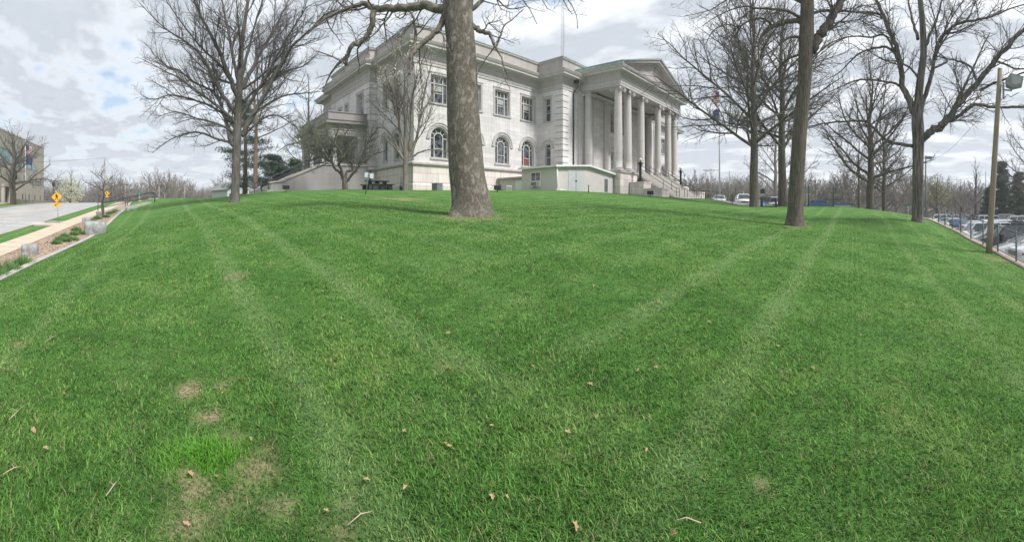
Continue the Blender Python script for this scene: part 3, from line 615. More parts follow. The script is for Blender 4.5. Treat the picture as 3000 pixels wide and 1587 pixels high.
# portico
pd = MB()
for x0, x1 in ((39.0, 43.0), (52.0, 56.0)): pd.box(x0, x1, 23.15, 28.38, 1.2, H(3.75))
pd.box(43.0, 52.0, 23.35, 28.38, 1.2, H(3.74)); cb(pd, 'podium', STONE_B)
pt_ = MB(); pt_.box(38.92, 56.08, 23.05, 28.45, H(3.76), H(4.0)); cb(pt_, 'portico_floor', CONC)
def column(x, y):
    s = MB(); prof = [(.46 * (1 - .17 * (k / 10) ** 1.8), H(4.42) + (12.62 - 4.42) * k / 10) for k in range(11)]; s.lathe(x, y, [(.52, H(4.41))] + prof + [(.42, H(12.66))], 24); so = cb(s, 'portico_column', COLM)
    b = MB(); b.box(x - .62, x + .62, y - .62, y + .62, H(4.0), H(4.14)); b.lathe(x, y, [(.60, H(4.14)), (.63, H(4.2)), (.60, H(4.26)), (.50, H(4.29)), (.50, H(4.33)), (.55, H(4.37)), (.50, H(4.42))], 24); b.build('base', COLM, so)
    c = MB(); c.lathe(x, y, [(.42, H(12.66)), (.50, H(12.74)), (.52, H(12.84))], 20)
    for sx in (-1, 1):
        for sy in (-1, 1):
            cx_, cy_ = x + sx * .47, y + sy * .47; d = Vector((sx, -sy, 0)).normalized() * .11; ce = Vector((cx_, cy_, H(12.72)))
            c.tube([ce - d, ce + d], .235, 14); c.tube([ce - d * 1.5, ce + d * 1.5], .09, 8)
    c.box(x - .58, x + .58, y - .58, y + .58, H(12.9), H(13.03)); c.lathe(x, y, [(.46, H(12.83)), (.50, H(12.9))], 16); c.build('capital', TRIM, so)
for x, y in [(40, 24), (42.06, 24), (45.2, 24), (49.8, 24), (52.94, 24), (55, 24), (40, 27.9), (55, 27.9)]: column(x, y)
for x in (39.3, 41.4, 53.6, 55.7, 44.6, 50.4): pl = MB(); pl.box(x - .42, x + .42, 28.38, 28.62, H(4.0), H(13.03)); cb(pl, 'pilaster', COLM)
PF = [(39.35, 23.35), (55.65, 23.35), (55.65, 28.55), (39.35, 28.55)]
pe = MB(); sweep(pe, PF, [(-.9, H(13.04)), (0, H(13.04)), (0, H(13.30)), (.04, H(13.31)), (.04, H(13.58)), (.11, H(13.62)), (.11, H(13.68)), (.02, H(13.72)), (.02, H(14.22)), (.12, H(14.3)), (.18, H(14.4)), (.66, H(14.44)), (.70, H(14.46)), (.70, H(14.64)), (.80, H(14.70)), (.90, H(14.9)), (.90, H(14.94)), (0, H(14.97))])
cb(pe, 'entablature', TRIM)
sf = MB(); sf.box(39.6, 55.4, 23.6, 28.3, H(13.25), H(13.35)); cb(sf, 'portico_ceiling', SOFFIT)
XL, XR, XM, HA = 38.45, 56.55, 47.5, 18.1
ty = MB(); ty.add([(XL + .7, 23.45, H(14.9)), (XR - .7, 23.45, H(14.9)), (XM, 23.45, H(HA - .3))], [(0, 1, 2)]); cb(ty, 'tympanum', TRIM_D)
rk = MB()
for sg in (-1, 1):
    xe = XM + sg * 9.05
    for (dz0, dz1, y0) in ((-.62, -.42, 23.2), (-.42, -.10, 22.62), (-.10, .06, 22.45)):
        a0, a1 = (xe, H(14.95) + dz0 + .55), (XM, H(HA) + dz0); b0, b1 = (xe, H(14.95) + dz1 + .55 if dz1 < 0 else H(15.4)), (XM, H(HA) + dz1)
        a0 = (xe, H(14.88)) if dz0 < -.5 else (xe, H(14.9) + (dz0 + .62) * .55); b0 = (xe, H(14.9) + (dz1 + .62) * .55)
        rk.add([(a0[0], y0, a0[1]), (a1[0], y0, a1[1]), (b1[0], y0, b1[1]), (b0[0], y0, b0[1]), (a0[0], 23.5, a0[1]), (a1[0], 23.5, a1[1]), (b1[0], 23.5, b1[1]), (b0[0], 23.5, b0[1])],
               [(0, 1, 2, 3), (4, 7, 6, 5), (0, 4, 5, 1), (3, 2, 6, 7), (0, 3, 7, 4)])
cb(rk, 'raking_cornice', TRIM)
pr_ = MB()
for sg in (-1, 1):
    xe = XM + sg * 9.15; pr_.add([(xe, 22.42, H(15.28)), (XM, 22.42, H(HA + .09)), (XM, 33, H(HA + .09)), (xe, 33, H(15.28)), (xe, 22.42, H(15.2)), (XM, 22.42, H(HA + .01)), (XM, 33, H(HA + .01)), (xe, 33, H(15.2))], [(0, 1, 2, 3), (4, 7, 6, 5), (0, 4, 5, 1), (0, 3, 7, 4)])
cb(pr_, 'portico_roof', COPPER)
for sg in (-1, 1):
    gb = MB(); x = XM + sg * 8.9; gb.box(min(x, x + sg * .2), max(x, x + sg * .2), 22.5, 28.5, H(14.95), H(15.2)); cb(gb, 'gutter', COPPER)
# front steps, cheek walls, handrails
st = MB(); n = 17
for i in range(n):
    z = H(4.0) - (i + 1) * (2.75 / n); st.box(42.75, 52.25, 23.3 - (i + 1) * .27, 23.34 - i * .27, .8, z)
cb(st, 'front_steps', CONC)
for x0, x1 in ((40.9, 42.7), (52.3, 54.1)):
    ck = MB()
    ck.box(x0, x1, 21.4, 23.1, 1.0, H(2.72)); ck.box(x0 - .06, x1 + .06, 21.34, 23.12, H(2.72), H(2.84))
    ck.box(x0, x1, 19.2, 21.33, 1.0, H(2.0)); ck.box(x0 - .05, x1 + .05, 19.15, 21.33, H(2.0), H(2.12)); cb(ck, 'cheek_wall', STONE_B)
def rail(pts, name='handrail', parent=None, post=.95, w=.045, mid=True, mt=None):
    r = MB(); pts = [Vector(p) for p in pts]
    up = Vector((0, 0, post)); r.tube([p + up for p in pts], w / 2, 6)
    if mid: r.tube([p + up * .55 for p in pts], w / 2 * .8, 6)
    L_ = (pts[-1] - pts[0]).length; m = max(2, int(L_ / 1.8) + 1)
    for k in range(m):
        t_ = k / (m - 1) * (len(pts) - 1); i = min(int(t_), len(pts) - 2); p = pts[i].lerp(pts[i + 1], t_ - i); r.tube([p, p + up], w / 2, 6)
    return r
for x in (43.6, 45.9, 49.0, 51.4):
    m_ = rail(w=.06, pts=[(x, 23.2, H(4.0)), (x, 18.9, H(1.3)), (x, 18.4, H(1.25))], mid=(x != 45.9)); o = cb(m_, 'step_railing', DARK)
# left porch (plan drawn at 1:1.05)
def cbp(mb, name, m):
    mb.v = [(x * 1.05, y * 1.05, 1.6 + (z - 1.6) * 1.05) for x, y, z in mb.v]; return cb(mb, name, m)
po = MB(); po.box(14.2, 18.38, 37.65, 46.6, 1.5, H(3.9)); po.box(14.1, 18.38, 37.6, 46.7, H(3.9), H(4.02)); cbp(po, 'porch_floor', GREYST)
for x, y in [(14.75, 38.15), (14.75, 42.1), (14.75, 46.0), (17.7, 38.15)]:
    c = MB(); c.box(x - .36, x + .36, y - .36, y + .36, H(4.02), H(6.6)); c.box(x - .46, x + .46, y - .46, y + .46, H(4.02), H(4.3)); c.box(x - .45, x + .45, y - .45, y + .45, H(6.6), H(6.84)); cbp(c, 'porch_pier', TRIM)
PP = [(14.3, 37.7), (18.38, 37.7), (18.38, 46.5), (14.3, 46.5)]
pe2 = MB(); sweep(pe2, PP, [(-1, H(6.85)), (0, H(6.85)), (0, H(7.35)), (.06, H(7.4)), (.0, H(7.45)), (.0, H(7.8)), (.1, H(7.9)), (.38, H(7.95)), (.38, H(8.12)), (.46, H(8.25)), (.05, H(8.32)), (.05, H(8.95)), (.12, H(9.0)), (.12, H(9.08)), (-1.9, H(9.15))]); cbp(pe2, 'porch_entablature', stone_mat('sooty_limestone', (.30, .28, .27), bw=2, bh=9, mortar=.01, var=.06, stain=(.15, .145, .14), stain_amt=.7))
sw = MB(); sw.prism([(8.6, 1.5), (8.6, H(2.2)), (9.75, H(2.36)), (10.0, H(2.5)), (13.5, H(3.94)), (18.36, H(3.94)), (18.36, 1.5)], lambda a, b, d: (a, d, b), 37.0, 37.58); cbp(sw, 'stair_wall', GREYST)
sc = MB(); sc.prism([(8.5, H(2.2)), (9.75, H(2.36)), (10.0, H(2.5)), (13.5, H(3.94)), (18.36, H(3.94)), (18.36, H(4.12)), (13.4, H(4.12)), (9.9, H(2.66)), (9.7, H(2.5)), (8.5, H(2.34))], lambda a, b, d: (a, d, b), 36.92, 37.64); cbp(sc, 'stair_coping', CONC)
s2 = MB(); s2.prism([(8.4, 1.2), (8.4, H(2.0)), (9.75, H(2.2)), (13.5, H(3.94)), (14.15, H(3.94)), (14.15, 1.2)], lambda a, b, d: (a, d, b), 46.0, 46.6); cbp(s2, 'stair_wall', GREYST)
ps = MB()
for i in range(14): ps.box(8.3 + i * .4, 14.1, 37.7, 45.9, 1.3, H(1.75) + i * .155)
cbp(ps, 'porch_steps', CONC)
for y in (37.95, 41.2): cbp(rail([(8.0, y, H(1.5)), (8.6, y, H(1.7)), (13.5, y, H(3.9)), (14.1, y, H(4.0))], w=.07), 'porch_railing', DARK)
# low curb of stone at the wall foot
sk = MB(); sk.box(8.2, 18.3, 36.6, 36.98, 1.6, H(1.62)); cbp(sk, 'wall_footing', CONC)

# ------------------------------------------------------------------ grey annex
AX = empty('annex_shed', (34, 26, 3.1), label='low pale grey annex shed with double doors against the courthouse portico', cat='shed')
def ab(mb, name, m, parent=None):
    o = mb.build(name, m, parent or AX)
    if parent is None: o.location = (-34, -26, -3.1)
    return o
w = MB(); w.prism([(29.4, 2.6), (38.7, 2.6), (38.7, H(3.5)), (34.1, H(3.98)), (29.4, H(3.62))], lambda a, b, d: (a, d, b), 23.9, 28.1); ab(w, 'wall', SHED)
w = MB(); w.prism([(29.0, H(3.60)), (34.1, H(4.0)), (39.2, H(3.46)), (39.2, H(3.62)), (34.1, H(4.16)), (29.0, H(3.76))], lambda a, b, d: (a, d, b), 23.6, 28.2); ab(w, 'roof', WHITE)
w = MB(); w.box(29.9, 33.2, 28.12, 31.7, 2.6, H(2.85)); ab(w, 'link_wall', SHED); w = MB(); w.box(29.6, 33.3, 28.22, 31.75, H(2.85), H(3.02)); ab(w, 'link_roof', CONC)
w = MB(); w.box(29.86, 29.9, 28.4, 29.4, 2.9, H(2.7)); w.mi = 0; ab(w, 'side_door', WHITE)
w = MB(); w.box(31.05, 33.35, 23.86, 23.9, H(1.5), H(3.45)); d_ = ab(w, 'double_door', SHEDDOOR); w = MB(); w.box(32.18, 32.21, 23.85, 23.86, H(1.52), H(3.43)); w.box(32.1, 32.15, 23.82, 23.86, H(2.45), H(2.6)); w.box(32.25, 32.30, 23.82, 23.86, H(2.45), H(2.6)); w.build('handle', DARK, d_)
w = MB(); w.box(29.33, 29.4, 25.7, 26.9, H(1.95), H(3.3)); f = ab(w, 'window', WHITE); w = MB()
for y0, y1 in ((25.78, 26.27), (26.33, 26.82)): w.box(29.32, 29.33, y0, y1, H(2.5), H(3.22))
w.build('pane', GLASS, f); w = MB(); w.box(29.05, 29.32, 25.95, 26.65, H(2.02), H(2.42)); w.build('air_conditioner', mat('ac_white', (.6, .6, .58), .5, .05), f); w = MB(); w.box(29.03, 29.05, 26.0, 26.6, H(2.07), H(2.37)); w.build('grille', GREYBOX, f)
w = MB()
for k in range(14): w.box(37.2, 37.6, 23.84, 23.9, H(1.75) + k * .09, H(1.81) + k * .09)
w.box(37.14, 37.2, 23.84, 23.9, H(1.7), H(3.03)); w.box(37.6, 37.66, 23.84, 23.9, H(1.7), H(3.03)); w.mi = 0; ab(w, 'louvre', GREYBOX)
w = MB(); w.tube([(29.35, 23.8, H(3.6)), (29.35, 23.8, H(1.75)), (29.7, 23.6, H(1.62)), (30.1, 23.4, H(1.6))], .05, 8); ab(w, 'downpipe', WHITE)
w = MB(); w.box(29.2, 38.9, 23.5, 28.1, 2.3, 3.13 + .02); ab(w, 'slab', mat('stained_concrete', (.33, .29, .21), .9, .2, 2))

# ------------------------------------------------------------------ bare trees
def catmull(pts, rads, n=4):
    P_ = [Vector(p) for p in pts]; out = []; ro = []
    for i in range(len(P_) - 1):
        p0, p1, p2, p3 = P_[max(i - 1, 0)], P_[i], P_[i + 1], P_[min(i + 2, len(P_) - 1)]
        for k in range(n):
            t = k / n; out.append(.5 * ((2 * p1) + (p2 - p0) * t + (2 * p0 - 5 * p1 + 4 * p2 - p3) * t * t + (3 * p1 - p0 - 3 * p2 + p3) * t ** 3)); ro.append(rads[i] * (1 - t) + rads[i + 1] * t)
    out.append(P_[-1]); ro.append(rads[-1]); return out, ro
def tubes_np(brs):
    """brs: list of (pts ndarray (n,3), radii (n,), k) -> V,F"""
    groups = {}
    for p, r, k in brs: groups.setdefault((len(p), k), []).append((p, r))
    VV = []; FF = []; off = 0
    for (n, k), lst in groups.items():
        Pn = np.array([a for a, _ in lst]); Rn = np.array([b for _, b in lst]); m = len(lst)
        T = np.empty_like(Pn); T[:, 1:-1] = Pn[:, 2:] - Pn[:, :-2]; T[:, 0] = Pn[:, 1] - Pn[:, 0]; T[:, -1] = Pn[:, -1] - Pn[:, -2]
        T /= np.linalg.norm(T, axis=2, keepdims=True) + 1e-9
        ref = np.where(np.abs(T[:, :1, 2:3]) < .9, np.array([0, 0, 1.]), np.array([1., 0, 0])); ref = np.broadcast_to(ref, T.shape)
        U = np.cross(T, ref); U /= np.linalg.norm(U, axis=2, keepdims=True) + 1e-9; Wv = np.cross(U, T)
        a = 2 * PI * np.arange(k) / k
        V = Pn[:, :, None, :] + Rn[:, :, None, None] * (np.cos(a)[None, None, :, None] * U[:, :, None, :] + np.sin(a)[None, None, :, None] * Wv[:, :, None, :])
        VV.append(V.reshape(-1, 3)); idx = off + np.arange(m * n * k).reshape(m, n, k)
        A = idx[:, :-1, :]; B = idx[:, 1:, :]; A2 = np.roll(A, -1, axis=2); B2 = np.roll(B, -1, axis=2)
        FF.append(np.stack([A, A2, B2, B], -1).reshape(-1, 4)); off += m * n * k
    return np.concatenate(VV), np.concatenate(FF)
LV = {  # segments, sides by level
    0: (10, 12), 1: (8, 7), 2: (6, 4), 3: (5, 3), 4: (4, 3), 5: (3, 3)}
def perp(rng, d):
    v = rng.standard_normal(3); v -= d * (v @ d); return v / (np.linalg.norm(v) + 1e-9)
def branch_pts(rng, p, d, L, r0, r1, lvl, wander, tropism):
    n, k = LV[min(lvl, 5)]; pts = [p]; s = L / (n - 1); d = d / np.linalg.norm(d)
    for i in range(n - 1):
        d = d + rng.standard_normal(3) * wander + np.array([0, 0, tropism]) / (n - 1); d /= np.linalg.norm(d); pts.append(pts[-1] + d * s)
    return np.array(pts), np.linspace(r0, r1, n), k
def spawn(rng, out, pts, rad, L, lvl, Pm, t0=None):
    """grow side branches off a branch; Pm['lv'][lvl+1] = (spacing m, angle deg, length ratio, wander, tropism)"""
    nl = lvl + 1
    if nl > Pm['max']: return
    sp_, ang, lr, wan, tro = Pm['lv'][nl]; t0 = Pm.get('t0', .25) if t0 is None else t0
    n = max(1, int(L * (1 - t0) / sp_ * rng.uniform(.85, 1.15))); m = len(pts)
    for q in range(n):
        t = t0 + (1 - t0) * (q + rng.random()) / n; f = t * (m - 1); i = min(int(f), m - 2); u = f - i
        p = pts[i] * (1 - u) + pts[i + 1] * u; r = rad[i] * (1 - u) + rad[i + 1] * u; d = pts[i + 1] - pts[i]; d = d / (np.linalg.norm(d) + 1e-9)
        a = R(ang * rng.uniform(.7, 1.3)); pv = perp(rng, d); pv[2] = pv[2] * .8 + Pm.get('lift', .15); nd = d * math.cos(a) + pv / np.linalg.norm(pv) * math.sin(a)
        l = L * lr * (1.15 - .75 * t) * rng.uniform(.6, 1.25); l = max(l, .25)
        rr = max(min(r * .68, .012 + l * Pm.get('thick', .016)), Pm['rmin']); b = branch_pts(rng, p, nd, l, rr, max(rr * .35, Pm['rmin'] * .8), nl, wan, tro)
        out.setdefault(nl, []).append(b); spawn(rng, out, b[0], b[1], l, nl, Pm, .15)
OAKP = dict(max=4, rmin=.007, lv={1: (1., 45, .6, .08, .3), 2: (.55, 38, .42, .09, .35), 3: (.36, 42, .45, .10, .2), 4: (.22, 45, .5, .12, .1)})
def make_tree(name, loc_base, trunk, limbs, Pm, seed, bark, twig, label, group=None, extra=None, flare=1., k=20, rtrunk_noise=.0, cat='tree'):
    """trunk, limbs: lists of (Vector, radius)"""
    rng = np.random.default_rng(seed); e = empty(name, loc_base, label=label, cat=cat, group=group); base = np.array(loc_base)
    tp, tr = catmull([a for a, _ in trunk], [b for _, b in trunk], 5); tp = np.array([tuple(p) for p in tp]) - base; tr = np.array(tr)
    tp = np.vstack([tp[0] - np.array([0, 0, .35]), tp]); tr = np.r_[tr[0] * 1.12, tr]
    # trunk skin with root flare and lobes
    n = len(tp); V = []
    for i in range(n):
        z = tp[i][2] - tp[0][2]; fl = math.exp(-z / .34) * flare * 1.5
        for j in range(k):
            a = 2 * PI * j / k; lob = 1 + fl * (.25 + .22 * math.sin(a * 5 + seed) + .1 * math.sin(a * 3 + 1 + seed)) + rtrunk_noise * math.sin(a * 3 + z * 1.1 + seed) * .5 + rtrunk_noise * .6 * math.sin(a * 5 - z * 2.3)
            V.append(tp[i] + np.array([math.cos(a), math.sin(a), 0]) * tr[i] * lob)
    V = np.array(V); idx = np.arange(n * k).reshape(n, k); F = np.stack([idx[:-1], np.roll(idx[:-1], -1, 1), np.roll(idx[1:], -1, 1), idx[1:]], -1).reshape(-1, 4)
    np_mesh('trunk', V, F, bark, e, smooth=True)
    out = {}
    for lb in limbs:
        p, r = catmull([a for a, _ in lb], [b for _, b in lb], 4); p = np.array([tuple(q) for q in p]) - base; r = np.array(r)
        if len(p) > 4: jj = rng.standard_normal(p.shape) * r[:, None] * .22; jj[0] = 0; p = p + jj
        L = float(np.linalg.norm(np.diff(p, axis=0), axis=1).sum()); out.setdefault(1, []).append((p, r, 9)); spawn(rng, out, p, r, L, 1, Pm)
    if extra: extra(rng, out, tp, tr)
    big = out.get(1, []) + ([] if not Pm.get('l2bark') else out.get(2, [])); V, F = tubes_np(big); np_mesh('limbs', V, F, bark, e, smooth=True)
    rest = [b for l, bs_ in out.items() if l > (2 if Pm.get('l2bark') else 1) for b in bs_]
    if rest: V, F = tubes_np(rest); np_mesh('crown', V, F, twig, e)
    return e, out
def iml(pts, r, org, sc, dr_end=0., s=None):
    """limb traced in an enlarged crop: (x, y, width) in crop pixels -> points with real radii; dr_end leans it away or nearer"""
    res = []; n = len(pts)
    for i, (x, y, w) in enumerate(pts):
        rr = r + dr_end * (i / max(1, n - 1)) ** 1.2; res.append((P(org[0] + x * sc, rr, org[1] + y * sc), max(.012, w * sc / FPX * rr / 2)))
    return res
def auto_limbs(rng, out, tp, tr, Pm, n, z0, z1, Lf, up, wander=.05, trop=.35, rf=.5):
    """limbs round a central leader between fractions z0..z1 of the trunk"""
    m = len(tp)
    for q in range(n):
        t = z0 + (z1 - z0) * (q + rng.random() * .8) / n; f = t * (m - 1); i = min(int(f), m - 2); u = f - i; p = tp[i] * (1 - u) + tp[i + 1] * u; r = tr[i] * (1 - u) + tr[i + 1] * u
        a = q * 2.4 + rng.uniform(-.4, .4); k = (t - z0) / (z1 - z0); el = R(up[0] + (up[1] - up[0]) * k + rng.uniform(-8, 8)); d = np.array([math.cos(a) * math.cos(el), math.sin(a) * math.cos(el), math.sin(el)])
        L = (Lf[0] + (Lf[1] - Lf[0]) * k) * (.75 + .45 * math.sin(PI * min(1, k * 1.15 + .2))); L *= rng.uniform(.8, 1.2); b = branch_pts(rng, p, d, L, r * rf, max(.015, r * .1), 1, wander, trop); out.setdefault(1, []).append(b); spawn(rng, out, b[0], b[1], L, 1, Pm)

# great sycamore in the middle
O1, S1 = (900, 0), .4402
def syc():
    r = 14.5; gx, gy, gz, _ = 0, 0, 0, 0; X, Y = at(1378, r); base = (X, Y, LZ(X, Y) - .12)
    T = [(1379, 640, 140), (1380, 615, 122), (1380, 590, 114), (1374, 540, 108), (1369, 500, 104), (1362, 420, 99), (1357, 352, 96), (1353, 220, 89), (1348, 110, 84), (1343, 40, 86), (1345, -10, 90), (1352, -90, 80), (1358, -220, 60), (1362, -420, 40), (1370, -620, 22)]
    tr = [(P(x, r, y), w / FPX * r / 2) for x, y, w in T]
    lim = [
        iml([(1010, 20, 60), (905, 58, 62), (800, 35, 58), (700, 42, 54), (600, 60, 50), (500, 55, 46), (440, 58, 44), (380, 25, 34), (300, 45, 26), (180, 95, 18), (80, 150, 12), (0, 230, 7)], r, O1, S1, 1.0),
        iml([(445, 62, 42), (432, 150, 40), (410, 220, 36), (380, 272, 34), (300, 305, 32), (265, 370, 26), (200, 430, 18), (150, 500, 12), (120, 570, 8)], r, O1, S1, .7),
        iml([(262, 360, 22), (262, 430, 15), (240, 415, 12), (150, 370, 9), (60, 340, 6)], r, O1, S1, .5),
        iml([(920, 85, 44), (893, 160, 42), (860, 205, 38), (820, 240, 36), (740, 315, 32), (700, 355, 28), (688, 400, 24), (686, 450, 20), (680, 492, 14)], r, O1, S1, -.6),
        iml([(1095, 165, 36), (1130, 190, 34), (1170, 218, 30), (1215, 225, 26), (1240, 290, 20), (1262, 330, 14), (1300, 400, 9), (1306, 500, 6), (1350, 590, 4)], r, O1, S1, -.8),
        iml([(1090, 60, 34), (1150, 15, 28), (1200, -40, 22), (1290, -120, 14), (1400, -190, 8)], r, O1, S1, .6),
        iml([(1255, 320, 15), (1290, 230, 13), (1310, 170, 10), (1363, 130, 8), (1440, 60, 5)], r, O1, S1, .6),
        iml([(1050, -60, 60), (900, -200, 50), (760, -380, 36), (640, -600, 20)], r, O1, S1, 1.5),
        iml([(1060, -120, 50), (1200, -300, 40), (1400, -520, 26), (1560, -800, 12)], r, O1, S1, -1.5),
        iml([(700, 355, 26), (720, 250, 22), (715, 180, 18), (705, 110, 15), (660, 60, 11), (600, 20, 8)], r + .4, O1, S1, .8),
        # one long sprig hanging in from above, right of the roof
        iml([(1640, -330, 14), (1680, -120, 11), (1702, -10, 8), (1738, 60, 5), (1765, 95, 3)], r - .5, O1, S1, -.3),
        iml([(1690, -60, 9), (1750, 20, 7), (1790, 100, 4), (1800, 190, 3)], r - .5, O1, S1, .2),
    ]
    lim += [iml([(1150, -160, 22), (1220, -60, 14), (1290, 20, 10), (1350, 60, 7), (1460, 40, 4)], r, O1, S1, -.5), iml([(1200, -200, 22), (1340, -120, 14), (1420, -20, 9), (1480, 60, 6), (1530, 160, 3)], r, O1, S1, .8),
            iml([(1320, -220, 18), (1450, -140, 11), (1540, -40, 7), (1600, 60, 4)], r, O1, S1, -.8), iml([(900, -160, 24), (760, -120, 14), (620, -60, 10), (520, 20, 6), (480, 100, 4)], r, O1, S1, .9),
            iml([(700, -260, 22), (520, -180, 14), (340, -100, 10), (200, -20, 7), (60, 40, 4)], r, O1, S1, -.9), iml([(560, -220, 18), (380, -140, 10), (240, -60, 7), (160, 60, 4)], r, O1, S1, 1.5)]
    Pm = dict(max=5, rmin=.0045, t0=.2, lift=.0, thick=.013, lv={1: (1, 45, .5, .1, 0), 2: (.36, 58, .46, .18, .25), 3: (.24, 50, .52, .22, .15), 4: (.16, 50, .5, .2, .1), 5: (.12, 50, .5, .2, .1)})
    return make_tree('sycamore_tree', base, tr, lim, Pm, 11, BARK_SYC, TWIG, 'huge mottled grey sycamore with a thick leaning trunk in the middle of the lawn', flare=.55, k=48, rtrunk_noise=.035)
SY, _ = syc()

# wide oak left of the building
O4, S4 = (350, 0), .4549
def oak():
    r = 28; X, Y = at(689, r); base = (X, Y, LZ(X, Y) - .08)
    T = [(742, 1302, 74), (744, 1270, 62), (746, 1230, 57), (750, 1100, 54), (757, 900, 56), (765, 700, 50), (772, 560, 46), (778, 420, 40), (790, 250, 30), (812, 110, 24), (828, 0, 20), (840, -150, 14), (850, -330, 6)]
    tr = iml(T, r, O4, S4); D = [1.5, -2, 2.5, -1.2, -3, 3, -2.2, 2.6, -2.8, 2, -1.5, 3.2]
    L_ = [[(745, 945, 36), (720, 900, 32), (692, 800, 26), (645, 650, 20), (590, 580, 16), (480, 530, 12), (380, 450, 9), (290, 415, 6), (160, 270, 3)],
          [(752, 740, 32), (690, 650, 27), (605, 510, 24), (530, 360, 18), (400, 250, 12), (290, 180, 8), (130, 20, 4)],
          [(740, 945, 20), (690, 912, 17), (620, 890, 15), (520, 852, 12), (420, 862, 9), (310, 910, 6), (210, 985, 3)],
          [(745, 790, 22), (640, 690, 19), (520, 600, 15), (380, 500, 10), (260, 440, 6), (150, 380, 3)],
          [(770, 650, 34), (722, 530, 30), (655, 360, 26), (590, 225, 20), (520, 95, 14), (470, -30, 9), (420, -160, 5)],
          [(785, 570, 30), (860, 430, 26), (930, 300, 22), (1000, 180, 16), (1065, 50, 11), (1130, -90, 6)],
          [(790, 870, 38), (860, 745, 32), (940, 600, 27), (1020, 450, 22), (1110, 300, 17), (1220, 200, 13), (1330, 90, 9), (1450, 60, 5)],
          [(795, 650, 20), (900, 560, 16), (1040, 470, 11), (1180, 425, 8), (1290, 330, 4)],
          [(795, 810, 20), (890, 710, 15), (1050, 620, 11), (1180, 600, 8), (1290, 590, 4)],
          [(765, 520, 24), (725, 330, 20), (690, 150, 15), (660, -10, 10), (640, -160, 5)],
          [(785, 490, 22), (830, 330, 18), (875, 150, 13), (925, -10, 8), (960, -150, 4)],
          [(750, 830, 20), (650, 720, 16), (500, 650, 12), (340, 610, 8), (220, 640, 5), (150, 620, 3)],
          [(748, 860, 16), (640, 800, 13), (500, 760, 9), (360, 720, 6), (230, 760, 3)],
          [(790, 740, 22), (880, 600, 18), (1000, 380, 14), (1120, 180, 10), (1210, 40, 6)],
          [(792, 880, 16), (900, 780, 12), (1000, 740, 9), (1100, 790, 5), (1150, 830, 3)],
          [(760, 600, 20), (660, 430, 17), (520, 300, 12), (360, 90, 8), (280, -30, 4)]]
    lim = [iml(l, r, O4, S4, D[i % 12]) for i, l in enumerate(L_)]
    Pm = dict(max=4, rmin=.006, t0=.18, lift=.1, thick=.010, lv={1: (1, 45, .5, .1, 0), 2: (.30, 36, .36, .12, .3), 3: (.20, 42, .48, .17, .2), 4: (.15, 45, .5, .2, .15)})
    def ex(rng, out, tp, tr): auto_limbs(rng, out, tp, tr, Pm, 9, .45, .95, (4.5, 2.2), (25, 65), rf=.4)
    return make_tree('oak_tree', base, tr, lim, Pm, 5, BARK_OAK, TWIG, 'broad bare tree with fanned limbs left of the courthouse, standing alone on the lawn crest', extra=ex, flare=.5)
oak()

# dark tree right of the portico
O5, S5 = (1900, 0), .4768
def t4():
    r = 20; X, Y = at(2330, r); base = (X, Y, LZ(X, Y) - .08)
    T = [(898, 1375, 122), (900, 1340, 108), (903, 1280, 100), (908, 1150, 94), (918, 980, 93), (930, 800, 91), (945, 640, 88), (958, 500, 86), (966, 350, 92), (970, 250, 98), (972, 150, 90), (975, 40, 84), (975, -60, 78), (970, -250, 60), (960, -500, 36), (950, -800, 14)]
    tr = iml(T, r, O5, S5)
    L_ = [([(1000, 310, 60), (1035, 255, 60), (1080, 180, 58), (1130, 95, 52), (1175, 20, 48), (1230, -100, 40), (1320, -300, 26), (1400, -520, 10)], 1),
          ([(935, 135, 34), (900, 128, 30), (850, 132, 28), (790, 152, 26), (735, 180, 24), (700, 215, 20), (682, 265, 15), (676, 330, 11), (690, 420, 7), (720, 500, 4)], -1.5),
          ([(940, 118, 22), (900, 88, 19), (840, 65, 17), (750, 55, 15), (660, 48, 12), (590, 38, 9), (500, 62, 7), (400, 110, 5), (330, 160, 3)], -2.5),
          ([(930, 228, 18), (880, 228, 15), (840, 245, 13), (800, 275, 11), (770, 320, 9), (735, 380, 6), (700, 460, 4)], -1),
          ([(765, 160, 18), (715, 118, 14), (660, 112, 12), (600, 135, 10), (550, 165, 9), (480, 150, 7), (400, 185, 5), (340, 290, 3)], -2),
          ([(1010, 85, 18), (1060, 66, 16), (1130, 68, 14), (1230, 70, 12), (1330, 80, 10), (1430, 110, 7), (1500, 150, 4)], 2),
          ([(1000, 360, 14), (1060, 310, 10), (1130, 260, 8), (1220, 225, 6), (1300, 225, 4)], 1.5),
          ([(940, 330, 16), (860, 360, 12), (780, 440, 9), (700, 560, 6), (650, 680, 4)], 2.0),
          ([(960, -100, 50), (850, -260, 36), (700, -400, 22), (560, -500, 10)], 1.5), ([(980, -150, 44), (1060, -330, 30), (1140, -560, 14)], -1.5), ([(950, 20, 28), (830, -70, 20), (640, -110, 14), (420, -100, 8), (250, -40, 4)], -3),
          ([(960, 20, 24), (850, -20, 16), (700, -30, 12), (520, -20, 8), (380, 60, 5), (220, 100, 3)], 1)]
    lim = [iml(l, r, O5, S5, d) for l, d in L_]
    Pm = dict(max=4, rmin=.0055, t0=.22, lift=0, thick=.010, lv={1: (1, 45, .5, .1, 0), 2: (.32, 45, .36, .16, .1), 3: (.2, 46, .5, .19, .05), 4: (.15, 46, .5, .2, .05)})
    return make_tree('oak_tree', base, tr, lim, Pm, 21, BARK_DK, TWIG, 'tall dark bare tree with a thick straight trunk forking high up, right of the portico', flare=.5)
t4()

